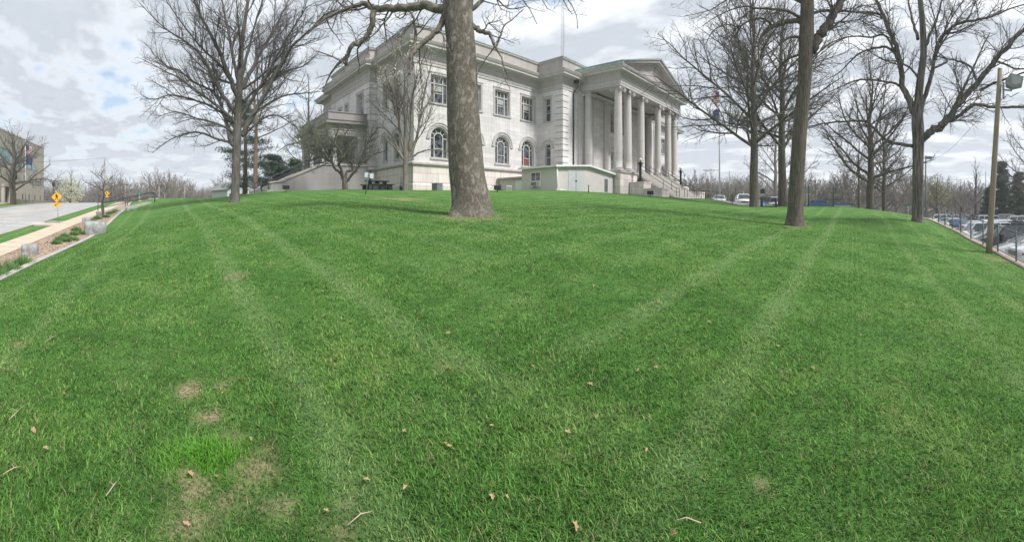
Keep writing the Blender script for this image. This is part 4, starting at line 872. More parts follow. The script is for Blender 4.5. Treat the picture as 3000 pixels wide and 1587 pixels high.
# shaggy-barked tree at the right
O6, S6 = (2400, 0), .6018
def t5():
    r = 25; X, Y = at(2688, r); base = (X, Y, LZ(X, Y) - .08)
    T = [(480, 1082, 70), (480, 1055, 58), (480, 1020, 54), (480, 950, 53), (480, 850, 54), (481, 750, 56), (483, 680, 60), (480, 620, 62), (478, 560, 56), (484, 480, 42), (493, 380, 38), (508, 260, 34), (505, 160, 32), (500, 80, 30), (492, 0, 26), (485, -130, 18), (478, -300, 8)]
    tr = iml(T, r, O6, S6)
    L_ = [([(468, 580, 36), (440, 500, 34), (412, 430, 30), (400, 360, 28), (390, 285, 26), (372, 220, 25), (350, 165, 24), (320, 95, 20), (300, 50, 18), (275, -10, 15), (230, -120, 9)], -1),
          ([(490, 560, 28), (510, 480, 24), (535, 400, 22), (558, 300, 19), (580, 210, 17), (620, 155, 15), (690, 110, 14), (760, 98, 12), (840, 80, 9), (920, 45, 7), (1000, 20, 5)], 2),
          ([(498, 680, 38), (540, 652, 38), (580, 622, 38), (615, 590, 37), (660, 535, 33), (710, 465, 30), (770, 400, 28), (830, 325, 26), (890, 260, 24), (960, 180, 20), (1040, 105, 16), (1120, 30, 11)], -2),
          ([(635, 585, 22), (680, 565, 19), (720, 530, 18), (762, 508, 16), (820, 517, 15), (900, 522, 13), (980, 520, 12), (1060, 510, 9), (1150, 540, 5)], -1),
          ([(455, 712, 19), (415, 704, 17), (370, 697, 16), (320, 675, 15), (275, 630, 13), (230, 592, 12), (170, 588, 10), (90, 592, 9), (0, 604, 7), (-80, 625, 4)], -2.5),
          ([(405, 425, 14), (370, 405, 12), (330, 398, 10), (260, 388, 9), (180, 392, 8), (110, 420, 6), (40, 450, 4)], -2),
          ([(392, 280, 15), (355, 245, 13), (320, 228, 12), (260, 236, 10), (200, 258, 8), (150, 300, 7), (100, 350, 5), (30, 392, 3)], 2.5),
          ([(342, 120, 16), (310, 85, 13), (270, 62, 11), (180, 58, 9), (90, 48, 7), (0, 46, 5)], -2),
          ([(650, 545, 20), (680, 480, 16), (715, 400, 13), (750, 330, 10), (790, 240, 8), (830, 160, 5)], 2), ([(780, 440, 14), (850, 405, 12), (920, 380, 10), (1000, 350, 8), (1080, 330, 5)], -2),
          ([(770, 395, 16), (740, 330, 12), (690, 300, 9), (620, 285, 7), (560, 270, 5)], 1), ([(480, 190, 18), (460, 120, 14), (440, 40, 11), (430, -60, 7)], 1.5),
          ([(555, 330, 12), (600, 312, 10), (620, 290, 8), (560, 240, 5)], 1), ([(492, 390, 14), (440, 330, 10), (380, 300, 7), (320, 290, 4)], 2),
          ([(860, 300, 12), (900, 310, 10), (960, 335, 8), (1040, 330, 5)], -1.5), ([(520, 220, 16), (560, 120, 12), (590, 30, 9), (610, -80, 6)], -1),
          ([(395, 330, 14), (330, 180, 10), (250, 180, 8), (140, 180, 6), (40, 230, 4)], -1.5)]
    lim = [iml(l, r, O6, S6, d) for l, d in L_]
    Pm = dict(max=4, rmin=.006, t0=.22, lift=.05, thick=.011, lv={1: (1, 45, .5, .1, 0), 2: (.36, 48, .34, .16, .15), 3: (.22, 46, .5, .18, .1), 4: (.16, 45, .5, .18, .1)})
    return make_tree('hickory_tree', base, tr, lim, Pm, 33, BARK_SH, TWIG, 'bare tree with shaggy grey bark and a great low limb, beside the parking lot fence', flare=.45, k=28, rtrunk_noise=.03)
t5()

def auto_tree(name, x, r, ybase, ytop, wpx, label, seed, n1=16, z0=.22, Lf=(6, 2), up=(15, 60), lean=0., lv=None, bark=None, twig=None, group=None, mx=4, rmin=.008, loc=None, sway=.25, rf=.45, cat='tree', zb=None, trop=.35, wander=.10, tz=None, flare=.4):
    X, Y = at(x, r); zb = (1.6 + (YH - ybase) / FPX * r) if zb is None else zb; Hh = (1.6 + (YH - ytop) / FPX * r) - zb; rng = np.random.default_rng(seed)
    rad = wpx / FPX * r / 2; m = 8; tr = []
    for i in range(m + 1):
        t = i / m; tr.append((Vector((X + lean * t * Hh + (rng.uniform(-sway, sway) * t), Y - lean * t * Hh + rng.uniform(-sway, sway) * t, zb - .1 + Hh * t)), max(.012, rad * (1 - t) ** .8 * 1.0 + .01)))
    Pm = dict(max=mx, rmin=rmin, t0=.15, lift=.1, thick=.012, lv=lv or {1: (1, 45, .5, .1, 0), 2: (.46, 42, .40, .15, .2), 3: (.3, 46, .5, .18, .1), 4: (.24, 48, .5, .2, .05)})
    def ex(rng, out, tp, tr_): auto_limbs(rng, out, tp, tr_, Pm, n1, z0, .97, Lf, up, rf=rf, trop=trop, wander=wander)
    return make_tree(name, (X, Y, zb - .1), tr, [], Pm, seed, bark or BARK_DK, twig or TWIG, label, group, extra=ex, flare=flare, k=14)
auto_tree('oak_tree', 2209, 37, 600, -60, 27, 'dense bare tree beside the dark bench, left of the big forked trunk', 41, n1=30, z0=.24, Lf=(9, 5), up=(22, 80), trop=.2, rmin=.009)
auto_tree('oak_tree', 2292, 44, 600, -20, 26, 'bare tree just left of and behind the big forked trunk', 42, n1=28, z0=.26, Lf=(9, 5), up=(24, 80), trop=.2, rmin=.01)
auto_tree('oak_tree', 2550, 46, 612, 190, 24, 'bare upright tree on the lawn crest right of the blue canopies', 43, n1=30, z0=.18, Lf=(8, 4.5), up=(18, 80), trop=.2, rmin=.011)
auto_tree('oak_tree', 2590, 52, 618, 330, 13, 'slimmer bare tree just left of the shaggy trunk', 44, n1=26, z0=.18, Lf=(5.5, 3.2), up=(18, 78), trop=.2, rmin=.012, mx=4)
auto_tree('young_tree', 2517, 60, 607, 380, 8, 'thin young bare tree behind the blue canopies end', 45, n1=14, z0=.2, Lf=(3.5, 1.2), up=(20, 60), rmin=.012, mx=3)
# vase-shaped tree against the wall
def vase():
    r = 34; X, Y = at(1189, r); base = (X, Y, LZ(X, Y) - .06)
    tr = iml([(652, 1268, 36), (654, 1150, 34), (656, 1060, 36), (655, 1010, 34), (652, 960, 22), (650, 800, 14), (645, 640, 9)], r, O1, S1)
    L_ = [([(640, 1060, 22), (600, 1000, 16), (560, 960, 10), (500, 900, 6)], -1), ([(645, 1020, 24), (628, 930, 20), (612, 830, 16), (600, 700, 13), (588, 560, 10), (585, 400, 6), (560, 270, 4)], 1), ([(665, 1030, 22), (685, 930, 18), (690, 800, 14), (700, 680, 11), (715, 560, 8), (712, 420, 5)], -1),
          ([(668, 1070, 24), (715, 960, 20), (740, 850, 16), (765, 700, 13), (790, 570, 10), (830, 420, 6)], 1), ([(655, 960, 20), (655, 820, 15), (640, 700, 12), (650, 560, 9), (655, 420, 5)], -1.2), ([(700, 1040, 14), (780, 1000, 9), (860, 1000, 6), (940, 1010, 4)], -1),
          ([(600, 740, 10), (540, 620, 8), (480, 440, 5)], 1.2), ([(760, 760, 10), (830, 640, 8), (900, 500, 5)], 1.2), ([(630, 1040, 14), (560, 900, 10), (480, 820, 6)], 1.5), ([(690, 700, 10), (740, 480, 7), (800, 320, 4)], -1.4), ([(612, 830, 11), (570, 640, 8), (520, 480, 5)], -1.3), ([(650, 620, 9), (640, 440, 7), (600, 260, 4)], 1.0)]
    Pm = dict(max=4, rmin=.006, t0=.2, lift=.3, thick=.009, lv={1: (1, 45, .5, .1, 0), 2: (.34, 40, .42, .12, .35), 3: (.26, 44, .5, .16, .3), 4: (.24, 46, .5, .18, .2)})
    e, out = make_tree('flowering_tree', base, tr, [iml(l, r, O1, S1, d) for l, d in L_], Pm, 51, bark_mat('grey_brown_bark', (.13, .115, .10), (.25, .225, .19), bump=.6), bark_mat('pale_twig', (.12, .105, .09), (.20, .18, .15), bump=.2), 'slender vase-shaped tree with a few pale blossoms in front of the courthouse corner', flare=.25)
    rng = np.random.default_rng(4); tips = [b[0][-1] for b in out.get(3, []) + out.get(4, []) if b[0][-1][2] > 8.2]; C = np.array([tips[i] for i in rng.integers(0, len(tips), 380)]) + rng.standard_normal((380, 3)) * .12
    leafcloud('blossom', C, .05, mat('pale_blossom', (.72, .68, .55), .8, .1), e, rng, 3); return e
def leafcloud(name, C, size, m, parent, rng, per=1, spread=0., asp=.5, attr=False):
    C = np.repeat(C, per, 0); n = len(C); C = C + rng.standard_normal((n, 3)) * (spread or size * 1.5)
    a = rng.standard_normal((n, 3)); a /= np.linalg.norm(a, axis=1, keepdims=True); b = np.cross(a, rng.standard_normal((n, 3))); b /= np.linalg.norm(b, axis=1, keepdims=True)
    s = size * rng.uniform(.6, 1.3, n)[:, None]; V = np.stack([C - a * s, C + b * s * asp, C + a * s, C - b * s * asp], 1).reshape(-1, 3); F = np.arange(n)[:, None] * 4 + np.array([0, 1, 2, 3])
    return np_mesh(name, V, F, m, parent)
vase()
# crooked little tree breaking into leaf
LEAFM = mat('young_leaf', (.11, .16, .06), .6, .35, 1.5, col2=(.20, .26, .12))
def crab():
    r = 36; X, Y = at(1011, r); base = (X, Y, LZ(X, Y) - .05); O, S = (900, 0), .4402
    tr = iml([(252, 1262, 40), (250, 1215, 34), (247, 1180, 26)], r, O, S)
    L_ = [([(245, 1205, 22), (215, 1150, 18), (185, 1120, 16), (165, 1085, 15), (140, 1060, 13), (100, 1040, 12), (40, 1010, 9), (-30, 950, 7), (-90, 900, 5)], 1.5), ([(242, 1195, 20), (225, 1120, 17), (205, 1090, 15), (232, 1060, 13), (215, 1000, 10), (180, 950, 8), (120, 880, 5)], -1.5),
          ([(255, 1190, 20), (262, 1140, 17), (300, 1130, 15), (285, 1080, 13), (265, 1050, 11), (290, 960, 9), (330, 900, 6)], 1.2), ([(262, 1205, 22), (300, 1160, 18), (335, 1120, 16), (345, 1080, 13), (380, 1070, 11), (430, 1030, 8), (500, 1010, 5)], -1), ([(345, 1085, 12), (380, 1000, 10), (420, 920, 7), (470, 850, 5)], 1),
          ([(165, 1085, 13), (150, 1000, 10), (180, 930, 8), (210, 850, 6)], -1.2), ([(230, 1060, 12), (280, 980, 9), (250, 900, 7), (300, 830, 5)], -.6), ([(60, 1020, 10), (60, 940, 8), (30, 860, 6), (0, 790, 4)], 1), ([(-30, 950, 8), (-120, 960, 6), (-200, 1010, 4)], .5), ([(100, 1040, 10), (40, 1060, 7), (-20, 1070, 5)], .5)]
    Pm = dict(max=4, rmin=.006, t0=.2, lift=.3, thick=.012, lv={1: (1, 45, .5, .1, 0), 2: (.22, 52, .5, .16, .3), 3: (.17, 50, .55, .2, .1), 4: (.13, 50, .5, .2, .05)})
    e, out = make_tree('crabapple_tree', base, tr, [iml(l, r, O, S, d) for l, d in L_], Pm, 61, BARK_DK, TWIG, 'low crooked spreading tree with fresh green leaves in front of the grey stair wall', flare=.2)
    rng = np.random.default_rng(6); tips = np.array([b[0][-1] for b in out[3] + out[4]]); rt = np.array([.707, -.707]); side = tips[:, 0] * rt[0] + tips[:, 1] * rt[1]; w = 1 / (1 + np.exp((side + 1.2) / .9)) + .16; w /= w.sum()
    leafcloud('leaves', tips[rng.choice(len(tips), 4200, p=w)], .036, LEAFM, e, rng, 3, .09); return e
crab()

# ------------------------------------------------------------------ evergreens left of the building
NEEDLE = mat('pine_needles', (.035, .075, .045), .7, .45, .8, col2=(.075, .13, .085))
NEEDLE2 = mat('spruce_needles', (.03, .06, .03), .7, .4, .8, col2=(.07, .12, .05))
def pine(name, x, r, ybase, ytop, half_px, label, seed, bough_gap=1.1, trunkpx=12, m=None, dens=1., first=.12, group=None, zb=None):
    rng = np.random.default_rng(seed); X, Y = at(x, r); zb = 1.6 + (YH - ybase) / FPX * r if zb is None else zb; Hh = 1.6 + (YH - ytop) / FPX * r - zb; e = empty(name, (X, Y, zb), label=label, cat='tree', group=group)
    t = MB(); rad = trunkpx / FPX * r / 2; t.tube([(0, 0, -.3), (.05, 0, Hh * .5), (0, 0, Hh)], [rad, rad * .6, .03], 10); t.build('trunk', PINEB, e)
    brs = []; C = []; z = Hh * first; W_ = half_px / FPX * r
    while z < Hh * .98:
        k = 1 - (z / Hh); L0 = W_ * (k ** .75) + .25; nb = 5
        for q in range(nb):
            a = rng.uniform(0, 2 * PI); L = L0 * rng.uniform(.55, 1.1); d = np.array([math.cos(a), math.sin(a), rng.uniform(-.12, .12)]); b = branch_pts(rng, np.array([0, 0, z + rng.uniform(-.2, .2)]), d, L, .05, .012, 2, .07, .28); brs.append(b)
            for s_ in np.arange(.3, 1.0, .09):
                i = s_ * (len(b[0]) - 1); j = min(int(i), len(b[0]) - 2); p = b[0][j] * (1 - i + j) + b[0][j + 1] * (i - j)
                for w in range(int(7 * dens)): C.append(p + rng.standard_normal(3) * np.array([.26, .26, .09]) * (1.2 - s_ * .4) * (W_ / 3.5 + .3))
        z += bough_gap * rng.uniform(.7, 1.3)
    V, F = tubes_np(brs); np_mesh('limbs', V, F, PINEB, e); leafcloud('needles', np.array(C), .15, m or NEEDLE, e, rng, 4, .10, .22); return e
pine('pine_tree', 718, 58, 582, 270, 135, 'tall layered pine directly behind the standalone oak', 71, 1.2, 16, dens=1.7)
pine('pine_tree', 800, 62, 578, 452, 100, 'bushy dark pine right of the bare brown trunk', 72, .6, 12, dens=2.6, first=.03)
pine('spruce_tree', 868, 70, 578, 466, 80, 'dark evergreen behind the stair railing', 73, .6, 8, NEEDLE2, 2.6, .02)
pine('spruce_tree', 915, 78, 578, 490, 70, 'low evergreen just above the stair wall slope', 74, .6, 8, NEEDLE2, 2.6, .02)
auto_tree('bare_tree', 748, 52, 580, 150, 15, 'bare brown-trunked tree between the oak and the dark pine', 75, n1=16, z0=.42, Lf=(5.5, 2.5), up=(15, 70), rmin=.011, bark=PINEB, mx=4)
auto_tree('bare_tree', 905, 60, 575, 210, 12, 'thin bare tree behind the porch stairs', 76, n1=18, z0=.2, Lf=(5.5, 2.2), up=(25, 75), rmin=.011, mx=4)
# ------------------------------------------------------------------ middle-distance trees
auto_tree('bare_tree', 38, 62, 588, 392, 19, 'spreading bare tree in front of the tan building', 81, n1=26, z0=.2, Lf=(6.4, 3.6), up=(15, 75), rmin=.014, zb=SZ(58), trop=.2)
auto_tree('young_tree', 302, 34, 645, 490, 8, 'small bare tree growing from the mulch bed', 82, n1=14, z0=.42, Lf=(2.1, .9), up=(10, 60), rmin=.007, zb=SZ(33), mx=4, lv={1: (1, 45, .5, .1, 0), 2: (.22, 40, .45, .14, .2), 3: (.16, 42, .5, .16, .1), 4: (.14, 40, .5, .1, .1)})
e = auto_tree('blossom_tree', 208, 105, 596, 498, 8, 'white blossoming tree by the crest of the street', 83, n1=20, z0=.1, Lf=(4.2, 2), up=(15, 75), rmin=.02, mx=3, zb=1.0)
rng_ = np.random.default_rng(9)
def crown_cloud(e, n, rx, rz, zc, size, m, seed, name='leaves'):
    rng = np.random.default_rng(seed); k = 60; c = rng.standard_normal((k, 3)); c /= np.linalg.norm(c, axis=1, keepdims=True); c *= rng.uniform(.35, 1, (k, 1)); c = c * np.array([rx, rx, rz]) + np.array([0, 0, zc]); C = c[rng.integers(0, k, n)] + rng.standard_normal((n, 3)) * rx * .13
    return leafcloud(name, C, size, m, e, rng)
crown_cloud(e[0], 2600, 3.6, 3.4, 4.6, .17, mat('white_blossom', (.50, .52, .38), .8, .25, 1), 3, 'blossom')
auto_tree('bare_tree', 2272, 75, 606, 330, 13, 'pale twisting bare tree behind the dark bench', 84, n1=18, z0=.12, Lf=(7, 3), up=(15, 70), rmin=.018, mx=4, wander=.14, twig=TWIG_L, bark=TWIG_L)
e = auto_tree('budding_tree', 2745, 80, 640, 520, 9, 'yellow-green budding tree right of the shaggy trunk', 85, n1=20, z0=.1, Lf=(4.5, 2), up=(20, 75), rmin=.015, mx=4)
crown_cloud(e[0], 2200, 4.2, 3.2, 4.8, .11, mat('bud_green', (.32, .34, .13), .8, .25, 1), 4)
auto_tree('bare_tree', 2815, 90, 642, 540, 9, 'small dark bare tree behind the parked blue car', 86, n1=18, z0=.15, Lf=(3.6, 1.6), up=(20, 75), rmin=.018, mx=3, zb=-1.5)
auto_tree('bare_tree', 2858, 95, 640, 462, 9, 'tall thin bare tree left of the leaning light pole', 87, n1=20, z0=.22, Lf=(4.2, 1.8), up=(25, 75), rmin=.018, mx=4, zb=-1.5)
auto_tree('bare_tree', 3015, 60, 650, 300, 16, 'bare tree at the far right edge behind the lot', 88, n1=20, z0=.3, Lf=(6, 3), up=(15, 75), rmin=.014, mx=4, zb=-1.4)
for q, (x, r, yt, hp, lb) in enumerate([(2935, 85, 470, 52, 'tall pointed evergreen at the back of the parking lot'), (2985, 88, 500, 52, 'dark evergreen right of the tall pointed one behind the lot'), (2900, 92, 545, 40, 'short round evergreen beside the leaning light pole')]):
    pine('cedar_tree', x, r, 645, yt, hp, lb, 90 + q, .6, 10, NEEDLE2, 2.8, .02, zb=-1.5)
# ------------------------------------------------------------------ treelines
def low_tree(seed, Hh, W_, n1=14, m=None, twig=None):
    rng = np.random.default_rng(seed); tp = np.array([[0, 0, Hh * .62 * t] for t in np.linspace(0, 1, 7)]); tp[1:, :2] += np.cumsum(rng.standard_normal((6, 2)) * .2, 0); tr = np.linspace(.24, .08, 7); out = {0: [(tp, tr, 6)]}
    Pm = dict(max=3, rmin=.028, t0=.15, lift=.15, thick=.012, lv={1: (1, 45, .5, .1, 0), 2: (.45, 40, .45, .12, .2), 3: (.4, 42, .55, .14, .1)})
    auto_limbs(rng, out, tp, tr, Pm, n1, .3, 1., (W_, W_ * .85), (28, 76), rf=.55, trop=.3, wander=.09)
    V, F = tubes_np([b for l in out.values() for b in l]); return V, F
LOW = [low_tree(200 + k, 10, 4 + .4 * (k % 3), 13 + k % 4) for k in range(6)]
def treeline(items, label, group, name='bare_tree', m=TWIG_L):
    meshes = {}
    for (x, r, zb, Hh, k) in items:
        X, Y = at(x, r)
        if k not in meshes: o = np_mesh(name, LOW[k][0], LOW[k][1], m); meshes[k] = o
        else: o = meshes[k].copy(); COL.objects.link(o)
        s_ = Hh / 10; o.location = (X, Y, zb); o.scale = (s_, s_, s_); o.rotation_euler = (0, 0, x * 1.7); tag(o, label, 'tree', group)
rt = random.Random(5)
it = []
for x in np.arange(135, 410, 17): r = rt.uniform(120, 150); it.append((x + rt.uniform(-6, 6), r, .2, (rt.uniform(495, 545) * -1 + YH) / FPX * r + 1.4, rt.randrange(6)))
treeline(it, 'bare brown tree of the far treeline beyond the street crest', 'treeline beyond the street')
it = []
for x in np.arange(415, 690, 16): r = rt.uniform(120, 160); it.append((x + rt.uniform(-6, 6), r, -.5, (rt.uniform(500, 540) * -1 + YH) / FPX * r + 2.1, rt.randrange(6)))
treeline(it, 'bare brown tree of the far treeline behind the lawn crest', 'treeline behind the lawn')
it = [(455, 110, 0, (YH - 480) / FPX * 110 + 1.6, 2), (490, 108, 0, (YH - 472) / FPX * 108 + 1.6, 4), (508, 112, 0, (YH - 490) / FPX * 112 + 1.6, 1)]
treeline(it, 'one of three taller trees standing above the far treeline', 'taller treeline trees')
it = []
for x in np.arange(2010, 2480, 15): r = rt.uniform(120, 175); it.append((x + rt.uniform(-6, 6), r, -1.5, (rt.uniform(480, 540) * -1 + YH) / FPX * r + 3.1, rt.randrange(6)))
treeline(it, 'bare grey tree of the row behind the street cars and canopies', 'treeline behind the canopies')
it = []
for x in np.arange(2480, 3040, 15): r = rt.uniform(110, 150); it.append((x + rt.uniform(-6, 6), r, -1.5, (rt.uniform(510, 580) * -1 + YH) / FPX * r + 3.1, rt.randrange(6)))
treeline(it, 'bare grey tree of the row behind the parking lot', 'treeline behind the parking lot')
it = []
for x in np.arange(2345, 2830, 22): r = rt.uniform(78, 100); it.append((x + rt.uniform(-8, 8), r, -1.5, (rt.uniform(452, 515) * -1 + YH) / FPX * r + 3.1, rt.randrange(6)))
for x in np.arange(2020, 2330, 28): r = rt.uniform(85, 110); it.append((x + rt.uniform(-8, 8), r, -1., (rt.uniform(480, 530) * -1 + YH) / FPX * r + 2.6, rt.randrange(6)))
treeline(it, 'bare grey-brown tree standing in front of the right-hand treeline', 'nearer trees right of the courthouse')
def woods():
    rng = np.random.default_rng(12); VV = []; FF = []; off = 0
    for a, b, n, top, r0, r1 in [(120, 700, 120, 24, 150, 230), (1960, 3060, 190, 26, 165, 250)]:
        for q in range(n):
            x = rng.uniform(a, b); r = rng.uniform(r0, r1); X, Y = at(x, r); V, F = LOW[rng.integers(0, 6)]; F = F[rng.random(len(F)) < .6]; s_ = rng.uniform(.75, 1.35) * (r / 150) * .8; th = rng.uniform(0, 6.3); c, s = math.cos(th), math.sin(th)
            V2 = np.c_[(V[:, 0] * c - V[:, 1] * s) * s_ * 1.3, (V[:, 0] * s + V[:, 1] * c) * s_ * 1.3, V[:, 2] * s_] + [X, Y, -1.8]; VV.append(V2); FF.append(F + off); off += len(V)
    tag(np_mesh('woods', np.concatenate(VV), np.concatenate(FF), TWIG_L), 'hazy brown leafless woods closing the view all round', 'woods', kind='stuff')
    # undergrowth: brush along the foot of the woods
    n = 120000; x = np.where(rng.random(n) < .42, rng.uniform(110, 720, n), rng.uniform(1960, 3060, n)); r = rng.uniform(128, 215, n); t = (x - 502.5) / FPX; lump = 3.4 + .6 * np.sin(x * .05) + .5 * np.sin(x * .13 + r * .1) - (x > 1900) * 1.3; z = -1.7 + rng.random(n) ** 1.15 * np.maximum(lump, .8) * 2.9 * (r / 150)
    C = np.stack([r * np.sin(t), r * np.cos(t), z], 1)
    tag(leafcloud('undergrowth', C, .5, mat('brush', (.15, .125, .105), .9, .3, .2, col2=(.22, .19, .15)), None, rng, 1, .2, .10), 'low brown brush along the foot of the far woods', 'undergrowth', kind='stuff')
woods()

# ------------------------------------------------------------------ tan building across the street
TAN = mat('tan_panels', (.40, .37, .31), .85, .05, .2); TEAL = glass_mat('teal_glazing', (.16, .30, .28), .15, .6, .25, .6); WIN = glass_mat('dark_window', (.03, .035, .04))
TB = empty('office_building', (-27, 70, 2), label='large windowless-looking tan building with slanted teal glazing across the street', cat='building')
def tb(mb, name, m, parent=None):
    o = mb.build(name, m, parent or TB)
    if parent is None: o.location = (27, -70, -2)
    return o
w = MB(); w.box(-52, -27, 52, 89, .5, 14.5); tb(w, 'wall', TAN); w = MB(); w.box(-52, -26.9, 51.9, 89.1, 14.5, 14.75); tb(w, 'coping', WHITE)
w = MB(); w.prism([(58, 14.75), (58, 18.4), (70, 17.6), (77, 16.2), (77, 14.75)], lambda a, b, d: (d, a, b), -45, -31); tb(w, 'penthouse', mat('taupe_panels', (.24, .22, .20), .85, .06, .3))
w = MB(); w.prism([(52, 9.2), (52, 12.6), (83, 10.4), (83, 9.2)], lambda a, b, d: (d, a, b), -27.1, -26.94); g = tb(w, 'glazing', TEAL)
for y in np.arange(54, 83, 2.4): w = MB(); w.box(-26.95, -26.88, y, y + .07, 9.25, 12.45 - (y - 52) * .071); w.build('mullion', GREYBOX, g)
for z0, ys in ((3.1, (68, 71.3, 75, 78.7, 82.3, 85.8)), (6.6, (69.5, 73, 76, 79.5, 83, 86)), (8.0, (63, 71.5))):
    for y in ys:
        w = MB(); w.box(-27.02, -26.97, y, y + .75, z0, z0 + 1.1); f = tb(w, 'window', WIN)
        q = MB(); q.box(-26.97, -26.93, y - .06, y, z0 - .06, z0 + 1.16); q.box(-26.97, -26.93, y + .75, y + .81, z0 - .06, z0 + 1.16); q.box(-26.97, -26.93, y, y + .75, z0 + 1.1, z0 + 1.16); q.box(-26.97, -26.9, y, y + .75, z0 - .06, z0); q.build('frame', TAN, f)
w = MB(); w.box(-27.04, -26.96, 65.5, 69.5 - 2.2, 2.0, 5.0); tb(w, 'entrance', WIN)
w = MB(); w.box(-26.95, -26.4, 65.0, 65.5, 1.8, 5.2); w.box(-26.95, -26.4, 67.4, 67.9, 1.8, 5.2); w.box(-26.95, -26.3, 64.9, 68.0, 5.2, 5.6); tb(w, 'entrance_frame', TAN)
w = MB(); w.box(-25.2, -24.9, 66, 96, 1.2, 3.0); w.box(-25.3, -24.8, 66, 96, 3.0, 3.15); tag(w.build('low_wall', mat('dark_tan_wall', (.27, .25, .22), .9, .08, .5)), 'low taupe wall in front of the tan building', 'wall')
for Y, lb in ((62, 'black street lamp by the spreading tree'), (84, 'black street lamp at the end of the low wall')):
    X = -23.4; z = SZ(Y); e = empty('street_lamp', (X, Y, z), label=lb, cat='street lamp', group='black street lamps across the street'); w = MB(); w.lathe(0, 0, [(.16, -.2), (.16, .3), (.07, .5), (.06, 3.3), (.05, 3.5)], 10); w.build('pole', DARK, e)
    w = MB(); w.lathe(0, 0, [(.12, 3.5), (.34, 3.7), (.38, 4.15), (.3, 4.4), (.08, 4.6)], 10); w.build('lantern', DARK, e)

# flags
def flag(w, h, kind, parent, loc, rz, sag=.5):
    """waving cloth, drawn as strips: 0 red 1 white 2 blue"""
    nx, ny = 26, 13; rng = np.random.default_rng(2); V = []; F = []; Mi = []
    for i in range(nx + 1):
        for j in range(ny + 1):
            u, v = i / nx, j / ny; V.append((u * w * .8, .16 * w * math.sin(u * 7 + v) * u, -v * h - sag * w * u * u * .7 - .08 * math.sin(u * 9)))
    for i in range(nx):
        for j in range(ny):
            a = i * (ny + 1) + j; F.append((a, a + ny + 1, a + ny + 2, a + 1)); Mi.append((2 if (i < nx * .4 and j < 7) else (0 if j % 2 == 0 else 1)) if kind == 'us' else 2)
    me = bpy.data.meshes.new('flag'); me.from_pydata(V, [], F)
    for m in (mat('flag_red', (.35, .05, .06), .8, .1), mat('flag_white', (.55, .53, .52), .8, .05), mat('flag_blue', (.035, .05, .12), .8, .1)): me.materials.append(m)
    me.polygons.foreach_set('material_index', Mi); me.polygons.foreach_set('use_smooth', [True] * len(F)); o = bpy.data.objects.new('flag', me); COL.objects.link(o); o.parent = parent; o.location = loc; o.rotation_euler = (0, 0, rz); return o
e = empty('flagpole', (-22.6, 64.5, SZ(64.5)), label='white flagpole with striped and dark blue flags before the tan building', cat='flagpole')
w = MB(); w.tube([(0, 0, -.2), (0, 0, 9.6)], [.09, .05], 8); w.ball((0, 0, 9.7), .12, 8); w.build('pole', WHITE, e); tag(flag(2.6, 1.7, 'us', e, (.06, 0, 9.3), R(75)), 'striped flag'); tag(flag(2.4, 1.5, 'b', e, (.06, 0, 7.6), R(70)), 'dark blue flag')
X, Y = at(2108, 68); e = empty('flagpole', (X, Y, .5), label='tall silver flagpole with a striped flag over a dark one, right of the portico', cat='flagpole')
PZ = 1.6 + (YH - 262) / FPX * 68 - .5; w = MB(); w.tube([(0, 0, -1), (0, 0, PZ)], [.16, .07], 10); w.ball((0, 0, PZ + .1), .16, 8); w.build('pole', mat('pole_silver', (.5, .5, .5), .5, .05), e)
tag(flag(2.7, 1.8, 'us', e, (-.05, .0, PZ - .3), R(160), .7), 'striped flag'); tag(flag(2.7, 1.8, 'b', e, (-.05, 0, PZ - 3.0), R(165), .9), 'dark flag')

# ------------------------------------------------------------------ signs, lamps, small things
def sign_post(x, r, zb, h, label, parts, cat='sign', name='sign_post', m=None, lean=0., w=.05, rz=None):
    X, Y = at(x, r); t = math.atan2(Y, X); e = empty(name, (X, Y, zb), (t - PI / 2) if rz is None else rz, label=label, cat=cat); q = MB(); q.tube([(0, 0, -.2), (lean * h, 0, h)], w / 2, 8); q.build('post', m or GREYBOX, e)
    for pn, mm, fn in parts: q = MB(); fn(q); o = q.build(pn, mm[0] if isinstance(mm, tuple) else mm, e)
    return e
SIGNY = mat('sign_yellow', (.75, .38, .02), .5, .05); BLACK = mat('black_print', (.01, .01, .01), .6, 0)
def diamond(q, c, s, y0, y1): q.prism([(c[0], c[1] - s), (c[0] + s, c[1]), (c[0], c[1] + s), (c[0] - s, c[1])], lambda a, b, d: (a, d, b), y0, y1)
def walker(q, cx, cz, k, y0, y1):
    f = lambda a, b, d: (cx + a * k, d, cz + b * k)
    q.prism([(.06 * math.cos(a) - .05, .27 + .06 * math.sin(a)) for a in np.linspace(0, 2 * PI, 10)[:-1]], f, y0, y1)
    q.prism([(-.10, .20), (.04, .20), (.08, .0), (-.06, -.02)], f, y0, y1); q.prism([(-.10, .19), (-.19, .06), (-.16, .03), (-.07, .13)], f, y0, y1); q.prism([(.04, .19), (.15, .02), (.12, .0), (.03, .12)], f, y0, y1)
    q.prism([(-.06, .0), (.02, .0), (-.05, -.16), (-.13, -.30), (-.18, -.28), (-.11, -.14)], f, y0, y1); q.prism([(.0, .0), (.08, .0), (.11, -.15), (.16, -.29), (.11, -.31), (.05, -.16)], f, y0, y1)
